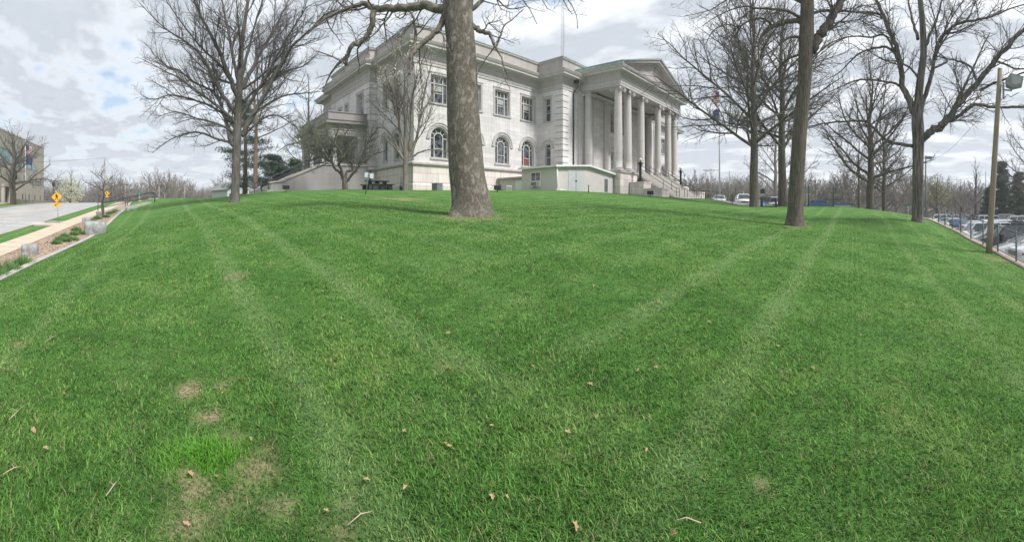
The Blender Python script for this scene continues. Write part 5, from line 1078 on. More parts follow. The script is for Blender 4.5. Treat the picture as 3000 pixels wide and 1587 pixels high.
def xsign(x, r, zb, hc, label):
    X, Y = at(x, r); e = empty('crossing_sign', (X, Y, zb), math.atan2(Y, X) - PI / 2, label=label, cat='sign'); q = MB(); q.tube([(0.13, 0, -.2), (0, 0, hc + .3)], .03, 8); q.build('post', mat('galvanised', (.42, .42, .40), .5, .1), e)
    q = MB(); diamond(q, (0, hc), .41, -.055, -.035); p = q.build('sign_plate', SIGNY, e); q = MB(); walker(q, 0, hc, .78, -.062, -.057); q.build('walking_figure', BLACK, p)
    q = MB(); q.box(-.25, .25, -.055, -.035, hc - .71, hc - .44); p = q.build('arrow_plate', SIGNY, e); q = MB()
    q.prism([(.13, .07), (.10, .10), (-.06, -.02), (-.02, -.07), (-.15, -.08), (-.11, .04), (-.08, .01 - .01)], lambda a, b, d: (a, d, hc - .575 + b), -.062, -.057); q.build('arrow', BLACK, p)
xsign(166, 32.8, SZ(31.7), 1.6 + (YH - 577) / FPX * 32.8 - SZ(31.7), 'yellow diamond pedestrian sign with an arrow plate on the near verge')
xsign(313, 64, SZ(63), 1.6 + (YH - 566) / FPX * 64 - SZ(63), 'smaller yellow diamond sign farther up the street by the wooden pole')
sign_post(97, 66, SZ(62), 3.2, 'grey back of a diamond sign before the low wall', [('sign_plate', mat('sign_back', (.30, .31, .32), .5, .05), lambda q: diamond(q, (0, 2.85), .5, .04, .06))])
# rails of the street stairs
SX0, SX1, SY0, SY1 = -6.4, -2.2, 40.2, 42.4
e = empty('street_stairs', (SX0, SY0, SZ(41)), label='concrete stairs with black pipe railings rising from the sidewalk to the lawn', cat='stairs'); zt = LZ(-2.2, 41.3); zb_ = SZ(41); q = MB()
for k in range(8): q.box(SX0 + .5 * k - SX0, SX1 - SX0, .1, SY1 - SY0 - .1, -.4, (zt - zb_) * (k + 1) / 8)
q.build('steps', CONC, e)
for yy_ in (.05, SY1 - SY0 - .05):
    pts = [(-.5, yy_, 0), (0, yy_, 0), (SX1 - SX0, yy_, zt - zb_), (SX1 - SX0 + .6, yy_, zt - zb_)]; rail(pts, w=.06).build('railing', DARK, e)
q = MB(); 
for sy_ in (-.12, SY1 - SY0 - .02): q.prism([(0, -.3), (0, .15), (4.2, zt - zb_ + .12), (4.5, zt - zb_ + .12), (4.5, -.3)], lambda a, b, d: (a, d, b), sy_, sy_ + .14)
q.build('side_wall', CONC, e)
def boulder(x, r, zc, sx, sy, sz, label, seed, rz=0.):
    X, Y = at(x, r); rng = np.random.default_rng(seed); import bmesh
    bm = bmesh.new(); bmesh.ops.create_cube(bm, size=1); bmesh.ops.subdivide_edges(bm, edges=bm.edges[:], cuts=7, use_grid_fill=True)
    ph = rng.uniform(0, 6, 6)
    for v in bm.verts:
        c = v.co.copy(); n_ = .03 * math.sin(c.x * 5 + ph[0]) + .04 * math.sin(c.y * 6 + ph[1]) + .03 * math.sin(c.z * 7 + ph[2]) + .02 * math.sin(c.x * 17 + c.y * 13 + ph[3]); L4 = (abs(c.x) ** 5 + abs(c.y) ** 5 + abs(c.z) ** 5) ** .2; k = .5 / max(L4, 1e-3); k = 1 + (k - 1) * .75
        v.co = Vector((c.x * sx, c.y * sy, c.z * sz)) * (k + n_) + Vector((rng.normal(0, .008), rng.normal(0, .008), rng.normal(0, .008)))
    me = bpy.data.meshes.new('boulder'); bm.to_mesh(me); bm.free(); me.materials.append(ROCK); me.polygons.foreach_set('use_smooth', [True] * len(me.polygons)); o = bpy.data.objects.new('boulder', me); COL.objects.link(o); o.location = (X, Y, zc); o.rotation_euler = (0, 0, rz); tag(o, label, 'boulder', 'pale boulders along the mulch bed')
boulder(280, 24.6, .40, 1.25, 1.0, .95, 'largest pale boulder, jutting into the lawn edge', 1, .2)
boulder(87, 16.5, SZ(15.8) + .22, .66, .5, .55, 'pale boulder nearest the viewer in the mulch bed', 2, .4)
boulder(254, 30, SZ(29.5) + .2, .62, .5, .5, 'pale boulder just behind the largest one', 3)
boulder(294, 37, SZ(36.5) + .2, .65, .5, .45, 'pale boulder at the foot of the small bare tree', 4)
boulder(385, 38.5, 1.35, 1.05, .9, .75, 'squared pale boulder beside the stair railing', 5, .3)
boulder(418, 46, 2.1, .9, .8, .65, 'pale boulder at the top of the stairs', 6)
boulder(449, 48, 2.55, 1.2, .8, .35, 'flat pale boulder farthest up, at the lawn crest', 7)
BEDG = mat('bed_plant', (.07, .17, .04), .7, .3, 4, col2=(.12, .24, .06))
def bed_plant(x, r, s_, seed):
    X, Y = at(x, r); X = min(max(X, -6.3), -4.6); z = GZ(X, Y); rng = np.random.default_rng(seed); n = 260; a = rng.uniform(0, 2 * PI, n); k = np.sqrt(rng.random(n)); h = s_ * .75 * (1 - k * k * .7) * rng.uniform(.6, 1.1, n); bx, by = k * np.cos(a) * s_ * .55, k * np.sin(a) * s_ * .55; tx, ty = bx * 1.6 + rng.normal(0, .04, n), by * 1.6 + rng.normal(0, .04, n); w_ = .014
    V = np.stack([np.stack([bx - w_, by, 0 * h], 1), np.stack([bx + w_, by, 0 * h], 1), np.stack([tx, ty, h], 1)], 1).reshape(-1, 3); F = np.arange(n)[:, None] * 3 + np.array([0, 1, 2]); o = np_mesh('bed_plant', V, F, BEDG); o.location = (X, Y, z); tag(o, 'small clump of fresh green leaves in the mulch bed', 'plant', 'green clumps in the mulch bed')
for q, (x, y, r, s_) in enumerate([(5, 780, 10.9, .5), (40, 775, 11.5, .6), (62, 764, 12.4, .6), (100, 762, 13.6, .55), (165, 700, 20, .4), (176, 690, 21.5, .45), (196, 694, 21, .4), (214, 694, 21.5, .45), (190, 685, 23, .4), (218, 680, 24, .45), (238, 677, 24.5, .4), (225, 672, 26, .5), (270, 650, 31, .45), (287, 645, 33, .55), (312, 640, 34, .5), (322, 632, 37, .5), (338, 624, 39, .5), (332, 634, 37.5, .4)]): bed_plant(x, r, s_, q)

# ------------------------------------------------------------------ courthouse grounds
def lamp(x, y, label):
    z = H(2.84); e = empty('lamp_post', (x, y, z), label=label, cat='lamp post', group='lamp posts flanking the front steps'); q = MB(); q.box(-.30, .30, -.30, .30, 0, .18, .03); q.box(-.24, .24, -.24, .24, .18, .42, .05)
    q.lathe(0, 0, [(.17, .42), (.15, .6), (.135, 1.75), (.16, 1.8), (.2, 1.86), (.16, 1.92), (.16, 2.02)], 12); q.box(-.25, .25, -.25, .25, 2.02, 2.12); q.build('post', DARK, e)
    q = MB()
    for sx in (-1, 1): q.tube([(sx * .12, 0, 1.85), (sx * .3, 0, 1.9), (sx * .38, 0, 2.02), (sx * .32, 0, 2.14)], .04, 6)
    q.lathe(0, 0, [(.08, 2.12), (.12, 2.2), (.07, 2.28)], 10); q.build('bracket', DARK, e)
    q = MB(); q.ball((0, 0, 2.46), .20, 16); q.build('globe', mat('opal_globe', (.66, .58, .44), .3, .03), e)
lamp(41.8, 22.26, 'black globe lamp post on the near cheek wall of the steps'); lamp(53.2, 22.26, 'black globe lamp post on the far cheek wall of the steps')
def onlawn(x, r): X, Y = at(x, r); return X, Y, LZ(X, Y)
def face(x): return R(45) - (x - 1500) / FPX - R(90)      # yaw that turns an object's front to the path of view
def flood(x, r, label):
    X, Y, Z = onlawn(x, r); e = empty('floodlight', (X, Y, Z), face(x), label=label, cat='floodlight', group='dark ground floodlights on the lawn'); q = MB(); q.tube([(0, 0, -.1), (0, 0, .25)], .035, 6); q.bar((-.26, 0, .32), (.26, 0, .32), .04); q.build('stake', DARK, e)
    q = MB(); q.prism([(-.12, .2), (.16, .24), (.2, .42), (.1, .54), (-.12, .5)], lambda a, b, d: (d, a, b), -.27, .27); q.build('housing', DARK, e)
flood(838, 34, 'dark floodlight on a stake before the stair wall'); flood(1457, 33, 'dark floodlight on a stake just right of the sycamore'); flood(1905, 36, 'dark floodlight on a stake before the front steps')
X, Y, Z = onlawn(1112, 36); e = empty('picnic_table', (X, Y, Z), R(4), label='black slab picnic table with benches beside the courthouse base', cat='table')
q = MB(); q.box(-1.0, 1.0, .0, .75, .70, .77); q.build('tabletop', BENCHM, e)
for y0 in (-.62, 1.0): q = MB(); q.box(-1.12, 1.12, y0, y0 + .34, .40, .46); q.build('bench', BENCHM, e)
for xx in (-.72, .0, .72):
    q = MB(); q.box(xx - .16, xx + .16, .22, .52, -.1, .7, .03); q.build('leg', BENCHM, e)
    for y0 in (-.56, 1.06): q = MB(); q.box(xx - .22, xx + .22, y0, y0 + .24, -.1, .40, .02); q.build('leg', BENCHM, e)
X, Y, Z = onlawn(1175, 35.5); e = empty('ash_post', (X, Y, Z), label='slim black ash post with a pot base beside the vase-shaped tree', cat='ash post'); q = MB(); q.lathe(0, 0, [(.13, 0), (.12, .38), (.05, .42)], 12); q.build('base', DARK, e); q = MB(); q.tube([(0, 0, .4), (0, 0, 1.15)], .03, 8); q.build('tube', DARK, e)
e = sign_post(1069, 29, LZ(*at(1069, 29)), 1.48, 'leaning wooden post with two pale blank plates on the lawn', [('sign_plate', mat('pale_plate', (.50, .56, .60), .5, .04), lambda q: q.box(-.02, .22, .04, .06, 1.12, 1.44)), ('sign_plate', mat('pale_plate', (.5, .56, .6)), lambda q: q.box(.32, .58, .04, .06, 1.05, 1.38))], m=mat('green_post', (.10, .13, .10), .8, .2), lean=.2, w=.07)
X, Y, Z = onlawn(1281, 37); e = empty('utility_cabinet', (X, Y, Z), R(14), label='grey metal cabinet against the courthouse base', cat='cabinet'); q = MB(); q.box(-.36, .36, -.3, .3, -.1, .56); q.build('body', GREYBOX, e); q = MB(); q.box(-.38, .38, -.32, .32, .56, .6); q.build('lid', GREYBOX, e)
X, Y, Z = onlawn(1487, 37.5); e = empty('air_conditioner', (X, Y, Z), 0, label='small beige louvred unit beside the annex link', cat='air conditioner'); q = MB(); q.box(-.3, .3, -.2, .2, -.1, .42); q.build('body', mat('beige_metal', (.5, .47, .40), .6, .06), e); q = MB(); [q.box(-.26, .26, -.22, -.2, .04 + k * .08, .08 + k * .08) for k in range(4)]; q.build('louvre', GREYBOX, e)
X, Y, Z = onlawn(1471, 38); e = empty('equipment_box', (X, Y, Z), 0, label='dark equipment box by the courthouse base, left of the annex', cat='box'); q = MB(); q.box(-.3, .3, -.2, .2, -.1, .5, .01); q.build('body', GREYBOX, e); q = MB(); q.tube([(-.35, 0, 0), (-.5, -.1, .3), (-1.1, 0, .38), (-1.3, 0, .1)], .02, 6); q.build('cable', DARK, e)
X, Y, Z = onlawn(1724, 35.2); q = MB(); q.tube([(X, Y, Z - .1), (X, Y, Z + .55)], .04, 8); q.ball((X, Y, Z + .58), .05, 8); tag(q.build('post', DARK), 'short black post in front of the annex', 'post'); bpy.data.objects['post'].name = 'short_post'
# roof mast
e = empty('radio_mast', (57, 45, H(15.3)), label='thin lattice radio mast on the courthouse roof', cat='mast'); q = MB()
for a in range(3): q.tube([(.24 * math.cos(a * 2.094), .24 * math.sin(a * 2.094), 0), (.24 * math.cos(a * 2.094), .24 * math.sin(a * 2.094), 26)], .03, 5)
for k in range(69):
    for a in range(3): q.bar((.24 * math.cos(a * 2.094), .24 * math.sin(a * 2.094), k * .375), (.24 * math.cos(a * 2.094 + 2.094), .24 * math.sin(a * 2.094 + 2.094), k * .375 + .375), .015)
q.build('lattice', mat('mast_steel', (.38, .38, .38), .5, .1), e); q = MB(); q.tube([(.4, 0, 12), (.45, 0, 20)], .04, 6); q.build('whip', WHITE, e)
# walk from the front steps
def quadsheet(name, P4, dz, m, n=14, **k):
    a, b, c, d = [np.array(p, float) for p in P4]; u = np.linspace(0, 1, n)[:, None, None]; v = np.linspace(0, 1, n)[None, :, None]; G = (a * (1 - u) + b * u) * (1 - v) + (d * (1 - u) + c * u) * v; Z = lz(G[..., 0], G[..., 1]) + dz
    V = np.c_[G[..., 0].ravel(), G[..., 1].ravel(), Z.ravel()]; i = np.arange(n * n).reshape(n, n); F = np.c_[i[:-1, :-1].ravel(), i[1:, :-1].ravel(), i[1:, 1:].ravel(), i[:-1, 1:].ravel()]; return tag(np_mesh(name, V, F, m, smooth=True), kind='structure', **k)
quadsheet('front_walk', [(43, 18.8), (52, 18.8), (52, 17.2), (43, 17.2)], .04, CONC); quadsheet('front_walk', [(48.6, 17.2), (51.6, 17.2), (45.6, 10.6), (42.9, 11.6)], .035, CONC)
quadsheet('side_street', [(54, 6), (74, 6), (74, 40), (54, 40)], .05, LOTM)
for (a, b) in (((48.5, 17.0), (42.8, 11.6)), ((51.7, 17.0), (45.8, 10.7))):
    q = MB()
    for k in range(10):
        p0 = np.array(a) * (1 - k / 10) + np.array(b) * k / 10; p1 = np.array(a) * (1 - (k + 1) / 10) + np.array(b) * (k + 1) / 10; q.bar((*p0, LZ(*p0) + .04), (*p1, LZ(*p1) + .04), .14, .12)
    tag(q.build('walk_kerb', CONC), kind='structure')
for pts, lb in (([P(2056, 53, 579), P(2075, 52, 580), P(2100, 50, 588), P(2115, 48, 592)], 'black pipe railing at the foot of the front steps'), ([P(2060, 60, 578), P(2135, 60, 578), P(2150, 56, 584)], 'longer black railing behind the walk to the street'), ([P(2142, 46, 601), P(2146, 44, 602)], 'last black rail post pair at the end of the walk')):
    for p in pts: p.z = LZ(p.x, p.y)
    tag(rail(pts, post=1.0, w=.06).build('walk_railing', DARK), lb, 'railing')
# dark bench on a slab, signs behind
X, Y, Z = onlawn(2252, 41); e = empty('park_bench', (X, Y, Z), face(2252) + R(8), label='dark green slatted bench on a slab between two trunks', cat='bench')
for k in range(4): q = MB(); q.box(-.75, .75, -.25 + k * .13, -.15 + k * .13, .42, .46); q.build('seat_slat', BENCHM, e)
for k in range(3): q = MB(); q.box(-.75, .75, .28 + k * .04, .31 + k * .04, .52 + k * .13, .62 + k * .13); q.build('back_slat', BENCHM, e)
for xx in (-.7, .7): q = MB(); q.box(xx - .05, xx + .05, -.3, .35, -.05, .42); q.box(xx - .05, xx + .05, .27, .34, .42, .9); q.box(xx - .04, xx + .04, -.3, .3, .62, .67); q.box(xx - .04, xx + .04, -.3, -.24, .42, .62); q.build('bench_end', BENCHM, e)
X, Y, Z = onlawn(2232, 40); q = MB(); q.box(-1.7, 1.4, -.7, .9, -.1, .06); o = tag(q.build('bench_slab', mat('dark_slab', (.05, .055, .055), .9, .2)), 'dark slab under the bench and tree foot', 'slab'); o.location = (X, Y, Z); o.rotation_euler = (0, 0, face(2252))
PLG = mat('plate_grey', (.34, .36, .37), .5, .05); PLW = mat('plate_white', (.6, .6, .58), .5, .04); PLD = mat('plate_green', (.05, .075, .07), .6, .1)
Zs = lambda x, r: LZ(*at(x, r))
sign_post(2234, 44, Zs(2234, 44), 1.85, 'black post with a dark square sign over a white plate left of the bench', [('dark_plate', PLD, lambda q: q.box(-.22, .22, -.06, -.03, 1.3, 1.75)), ('white_plate', PLW, lambda q: q.box(-.22, .22, -.06, -.03, 1.1, 1.27))], m=DARK, w=.06)
sign_post(2369, 45, Zs(2369, 45), 2.05, 'black post with a grey plate just right of the forked trunk', [('grey_plate', PLG, lambda q: q.box(-.24, .24, .04, .06, 1.35, 2.0)), ('lower_plate', PLW, lambda q: q.box(-.24, .24, .04, .06, 1.18, 1.32))], m=DARK, w=.07)
sign_post(2441, 45, Zs(2441, 45), 2.05, 'black post with a pale octagon plate before the blue canopies', [('octagon_plate', PLG, lambda q: q.prism([(.28 * math.cos(R(22.5 + 45 * k)), 1.75 + .36 * math.sin(R(22.5 + 45 * k))) for k in range(8)], lambda a, b, d: (a, d, b), .04, .06)), ('edge_plate', DARK, lambda q: q.box(.18, .24, .0, .04, 1.4, 1.95))], m=DARK, w=.07)
GRN = mat('sign_green', (.02, .20, .13), .5, .05)
sign_post(2660, 62, -.6, 1.6 + (YH - 598) / FPX * 62 + .6, 'green street name sign left of the shaggy trunk', [('sign_plate', GRN, lambda q: q.box(-.5, .5, -.05, -.03, 1.6 + (YH - 603) / FPX * 62 + .6, 1.6 + (YH - 598) / FPX * 62 + .6))], m=PLW, w=.07)
sign_post(408, 80, .6, 1.6 + (YH - 562) / FPX * 80 - .6, 'small green street sign above the stair railing', [('sign_plate', GRN, lambda q: q.box(-.45, .45, -.05, -.03, 1.6 + (YH - 567) / FPX * 80 - .6, 1.6 + (YH - 563) / FPX * 80 - .6))], m=PLW, w=.06)
# blue-roofed low building
X, Y = at(2425, 72); e = empty('low_building', (X, Y, -1.2), face(2425), label='low building with flat blue canopies beyond the lawn crest', cat='building'); BLU = mat('blue_metal', (.045, .12, .24), .5, .15, .4); BEI = mat('beige_wall', (.42, .38, .31), .85, .06)
q = MB(); q.box(-4.0, 3.8, 0, 5, 0, 3.3); q.build('wall', BEI, e)
for z0, x0, x1, y0 in ((3.15, -4.2, .9, -.6), (3.75, -2.9, -.2, 1.0), (3.2, .6, 4.6, .2)): q = MB(); q.box(x0, x1, y0, 5.3, z0, z0 + .38); q.build('canopy', BLU, e)
q = MB(); q.box(-.6, 3.0, 1, 3, 4.25, 4.33); [q.box(a, a + .08, 1, 1.08, 3.4, 4.25) for a in (-.4, 1.2, 2.8)]; q.build('trellis', mat('dark_blue_frame', (.03, .06, .09), .5, .1), e)
for a in (-3.4, -2.2, 1.4, 2.4): q = MB(); q.box(a, a + .8, -.03, 0, 2.2, 3.0); q.build('window', WIN, e)
# distant buildings
def gable(name, x, r, zb, wd, dp, hw, hr, rz, mw, mr, label, cat='house'):
    X, Y = at(x, r); e = empty(name, (X, Y, zb), face(x) + rz, label=label, cat=cat); q = MB(); q.prism([(-wd / 2, 0), (wd / 2, 0), (wd / 2, hw), (0, hr), (-wd / 2, hw)], lambda a, b, d: (a, d, b), 0, dp); q.build('wall', mw, e)
    q = MB()
    for s_ in (-1, 1): q.add([(0, -.3, hr + .12), (s_ * (wd / 2 + .3), -.3, hw), (s_ * (wd / 2 + .3), dp + .3, hw), (0, dp + .3, hr + .12), (0, -.3, hr + .02), (s_ * (wd / 2 + .3), -.3, hw - .12), (s_ * (wd / 2 + .3), dp + .3, hw - .12), (0, dp + .3, hr + .02)], [(0, 1, 2, 3), (4, 7, 6, 5), (0, 4, 5, 1), (3, 2, 6, 7), (1, 5, 6, 2)])
    q.build('roof', mr, e)
    for a in (-wd * .25, wd * .2): q = MB(); q.box(a - .5, a + .5, -.03, .01, hw * .35, hw * .75); q.build('window', WIN, e)
    return e
RG = mat('grey_roof', (.2, .2, .21), .8, .1)
gable('house', 270, 118, .6, 3.9, 8, 2.0, 3.0, 0, mat('blue_grey_siding', (.28, .32, .37), .8, .05), RG, 'small blue-grey gabled house over the street crest')
gable('shed', 694, 72, 2.0, 3.6, 6, 2.7, 3.9, R(28), mat('white_siding', (.52, .53, .54), .8, .06), RG, 'white gabled shed half hidden behind the standalone oak', 'shed')
gable('house', 2762, 105, -1.5, 7, 8, 2.4, 3.4, R(10), mat('tan_siding', (.42, .33, .24), .85, .08), mat('brown_roof', (.22, .17, .14), .85, .1), 'tan house behind the parking lot trees')
gable('house', 2050, 118, 1.0, 6, 8, 4.2, 6.4, 0, mat('red_brick', (.20, .11, .09), .9, .1), mat('brown_roof', (.22, .17, .14)), 'dark red brick house beyond the front steps')
X, Y = at(761, 56); e = empty('wood_fence', (X, Y, LZ(X, Y)), face(761), label='short tan wooden fence panel left of the stair foot', cat='fence'); q = MB(); [q.box(-.4 + k * .13, -.29 + k * .13, 0, .03, -.1, .8) for k in range(7)]; q.build('panel', mat('tan_wood', (.42, .30, .14), .8, .1), e); q = MB(); [q.box(-.42, .55, .03, .08, z, z + .08) for z in (.15, .6)]; q.build('rail', mat('tan_wood', (.42, .3, .14)), e)
X, Y = at(775, 50); e = empty('bin', (X, Y, LZ(X, Y)), label='small dark green bin by the stair foot', cat='bin'); q = MB(); q.lathe(0, 0, [(.2, 0), (.24, .6)], 12); q.build('body', PLD, e); q = MB(); q.lathe(0, 0, [(.26, .6), (.26, .66), (.1, .72)], 12); q.build('lid', DARK, e)
e = empty('lawn_steps', tuple(P(705, 45, 575)), R(30), label='few pale lawn steps with a black rail between oak and stair wall', cat='steps'); e.location.z = LZ(e.location.x, e.location.y); q = MB(); [q.box(k * .42, 1.9, -.6, .6, -.2, .1 + .12 * k) for k in range(4)]; q.build('tread', CONC, e); rail([(-.2, -.5, .1), (1.6, -.5, .7), (2.0, -.5, .7)], post=.8, mid=False).build('railing', DARK, e)
X, Y = at(641, 60); e = empty('barrier', (X, Y, LZ(X, Y) + .2), face(641), label='small orange slatted barrier on the far lawn crest', cat='barrier'); q = MB(); [q.box(-.35, .35, 0, .03, z, z + .12) for z in (.3, .5, .7)]; q.build('slat', mat('faded_orange', (.36, .17, .12), .8, .1), e); q = MB(); [q.box(a, a + .05, 0, .04, -.5, .85) for a in (-.3, .25)]; q.build('post', mat('faded_orange', (.36, .17, .12)), e)

# ------------------------------------------------------------------ poles and wires
def upole(x, r, zb, ytop, label, wpx=7, arm=False, m=None):
    X, Y = at(x, r); Hh = 1.6 + (YH - ytop) / FPX * r - zb; e = empty('utility_pole', (X, Y, zb), face(x), label=label, cat='utility pole'); q = MB(); q.tube([(0, 0, -.5), (0, 0, Hh)], [wpx / FPX * r / 2, wpx / FPX * r / 2 * .75], 8); q.build('pole', m or WOODP, e)
    if arm: q = MB(); q.bar((-1.5, 0, Hh - .3), (1.5, 0, Hh - .3), .14); q.bar((-.7, 0, Hh - .35), (0, 0, Hh - 1.0), .06); q.bar((.7, 0, Hh - .35), (0, 0, Hh - 1.0), .06); q.build('crossarm', m or WOODP, e)
    return Vector((X, Y, zb + Hh))
GREYW = mat('grey_pole', (.30, .28, .26), .9, .1)
a1 = upole(307, 75, 2.5, 462, 'wooden utility pole left of the stair railing', 4.5, m=GREYW); a2 = upole(368, 95, 1, 520, 'thin pale utility pole above the stair railing', 3, m=GREYW); upole(466, 80, 1.5, 545, 'short pale pole on the lawn crest left', 3, m=GREYW); upole(541, 95, 1.5, 540, 'thinnest pale pole on the lawn crest', 2.2, m=GREYW)
b1 = upole(2083, 85, .5, 494, 'wooden utility pole with a crossarm right of the portico', 3.4, True, GREYW); upole(2137, 95, 0, 500, 'plain wooden pole right of the flagpole', 3, m=GREYW); upole(2178, 70, .5, 560, 'short pale pole beside the street cars', 3, m=GREYW); c1 = upole(2888, 95, -1.5, 503, 'thin wooden pole behind the leaning light pole', 3, m=GREYW); upole(2363, 60, -.5, 520, 'pale pole close right of the forked trunk', 4, m=GREYW)
def wire(a, b, sag, label, r_=.012):
    pts = [a.lerp(b, k / 16) - Vector((0, 0, sag * 4 * (k / 16) * (1 - k / 16))) for k in range(17)]; q = MB(); q.tube(pts, r_, 4); tag(q.build('overhead_wire', DARK), label, 'wire')
wire(a1, P(-150, 80, 478), .5, 'overhead wire crossing the sky left of the street pole', .02); wire(a1, a2, .4, 'overhead wire between the two poles at the stair railing', .02)
X, Y = at(2712, 60); e = empty('light_pole', (X, Y, -1.3), face(2712), label='distant dark light pole behind the shaggy trunk', cat='light pole'); hh = 1.6 + (YH - 455) / FPX * 60 + 1.3; q = MB(); q.tube([(0, 0, 0), (0, 0, hh)], [.14, .1], 8); q.build('pole', GREYBOX, e); q = MB(); q.box(.1, .9, -.2, .2, hh - .5, hh - .15); q.box(-.15, .1, -.06, .06, hh - .4, hh - .25); q.build('lamp_head', GREYBOX, e); lp2 = Vector((X, Y, hh - 1.3))
# leaning wooden light pole by the fence
X, Y = at(2896, 18.3); zb = LZ(X, Y); hh = 1.6 + (YH - 200) / FPX * 18.3 - zb; e = empty('light_pole', (X, Y, zb), face(2896), label='leaning weathered wooden pole carrying a grey floodlight beside the fence', cat='light pole'); ln = 34 / FPX * 18.3
q = MB(); q.tube([(ln * k / 6, 0, -.3 + (hh + .3) * k / 6) for k in range(7)], [.145 - .045 * k / 6 for k in range(7)], 14); q.build('pole', WOODP, e)
LG = mat('lamp_grey', (.22, .24, .235), .5, .1); q = MB(); q.box(ln + .10, ln + .18, -.1, .1, hh - 1.25, hh - .6); q.bar((ln + .15, 0, hh - .9), (ln + .5, -.05, hh - .95), .06); q.tube([(ln + .12, 0, hh - 1.3), (ln + .3, 0, hh - 1.1), (ln + .45, 0, hh - 1.2), (ln + .8, 0, hh - 1.0)], .02, 6); q.build('bracket', LG, e)
q = MB(); f = lambda a, b, d: (ln + a, d, hh + b); q.prism([(.22, -.55), (.42, -.28), (.98, -.40), (.92, -.75), (.5, -.85), (.25, -.75)], f, -.28, .22); o = q.build('lamp_head', LG, e); q = MB(); q.prism([(.46, -.36), (.92, -.45), (.87, -.70), (.5, -.76)], f, -.30, -.281); q.build('lens', mat('lamp_lens', (.34, .36, .35), .25, .1), o)
wire(Vector((X + .02, Y, zb + hh - 1.6)), lp2, 1.1, 'sagging wire from the leaning light pole to the distant one'); wire(lp2 - Vector((0, 0, 3)), c1 - Vector((0, 0, .4)), .8, 'faint low wire above the parking lot trees', .02)

# ------------------------------------------------------------------ fence above the lot
e = empty('chain_link_fence', (12, YF - .12, 0), label='green-grey chain-link fence along the edge above the parking lot', cat='fence'); FEN = mat('fence_steel', (.10, .125, .13), .5, .1)
fz = lambda X: LZ(X, YF) + .10
FX0, FX1, FH = 9., 30.4, 1.08; FYL = YF - .12
def fb(mb, name, m): o = mb.build(name, m, e); o.location = (-12, -(YF - .12), 0); return o
xs = list(np.arange(FX0, FX1 + .1, 2.14))
for x in xs: q = MB(); q.tube([(x, FYL, fz(x) - .3), (x, FYL, fz(x) + FH + .05)], .036, 8); fb(q, 'post', FEN)
q = MB(); q.tube([(x, FYL, fz(x) + FH) for x in xs], .024, 6); fb(q, 'top_rail', FEN)
q = MB(); q.tube([(x, FYL, fz(x) + .08) for x in xs], .026, 6); fb(q, 'bottom_rail', mat('rail_grey', (.26, .28, .29), .5, .1))
brs = []
for x in np.arange(FX0 - FH, FX1, .1):
    for sg in (0, 1):
        k0 = max(0, (FX0 - x) / FH); k1 = min(1, (FX1 - x) / FH)
        if k1 - k0 < .05: continue
        ks = np.array([k0, k1]); px = x + ks * FH; z = np.array([fz(v) for v in px]) + .08 + (ks if sg == 0 else 1 - ks) * (FH - .08); brs.append((np.stack([px, np.full(2, FYL), z], 1), np.array([.0009, .0009]), 3))
V, F = tubes_np(brs); o = np_mesh('chain_mesh', V, F, FEN, e); o.location = (-12, -(YF - .12), 0)
q = MB(); xx = list(np.arange(-6, 112, 1.0))
for a, b in zip(xx[:-1], xx[1:]):
    z0, z1 = fz(a) - .02, fz(b) - .02; y0, y1 = YF - .30, YF + .03; zl = LOTZ - .3
    q.add([(a, y0, zl), (b, y0, zl), (b, y1, zl), (a, y1, zl), (a, y0, max(z0, zl + .4)), (b, y0, max(z1, zl + .4)), (b, y1, max(z1, zl + .4)), (a, y1, max(z0, zl + .4))], [(4, 5, 6, 7), (0, 1, 5, 4), (2, 3, 7, 6)])
tag(q.build('retaining_wall', mat('wall_stone', (.34, .28, .24), .9, .2, 2.2, .8, 12), fix=False), 'low stone retaining wall under the chain-link fence', 'wall')
pts = [Vector((x, YF - .15, fz(x) - .05)) for x in np.arange(33, 56, 2.3)]; tag(rail(pts, post=.95, w=.05).build('lot_railing', FEN), 'dark pipe railing continuing beyond the chain-link fence', 'railing')

# ------------------------------------------------------------------ vehicles
TYRE = mat('tyre', (.018, .018, .018), .9, .1); RIM = mat('rim', (.35, .36, .37), .35, .05, metal=.6); CG = glass_mat('car_glass', (.05, .065, .07), .05, .9, .3, 2); HL = mat('headlight', (.55, .58, .6), .1, .1, 8); TL = mat('tail_light', (.25, .02, .02), .2, .1); AMB = mat('amber_lens', (.28, .10, .03), .3, .1); GRL = mat('grille_black', (.015, .016, .018), .4, .1)
def paint(n, c, r=.25, me=.25):
    m = mat(n, c, r, .03, .5, metal=me); m.node_tree.nodes['Principled BSDF'].inputs['Coat Weight'].default_value = .6; return m
PAINT = dict(white=paint('white_car', (.75, .76, .77), me=0), silver=paint('silver_car', (.55, .57, .58)), grey=paint('grey_car', (.16, .18, .19)), black=paint('black_car', (.018, .02, .024)), blue=paint('blue_car', (.05, .12, .36)), champagne=paint('champagne_car', (.34, .34, .32)), dark=paint('dark_green_car', (.03, .05, .05)))
def bevel_build(mb, name, m, parent, off=.06, seg=2):
    import bmesh
    o = mb.build(name, m, parent); bm = bmesh.new(); bm.from_mesh(o.data); bmesh.ops.bevel(bm, geom=[e_ for e_ in bm.edges if len(e_.link_faces) == 2 and e_.calc_face_angle(0) > .35], offset=off, segments=seg, affect='EDGES', clamp_overlap=True); bm.to_mesh(o.data); bm.free(); o.data.polygons.foreach_set('use_smooth', [True] * len(o.data.polygons)); return o
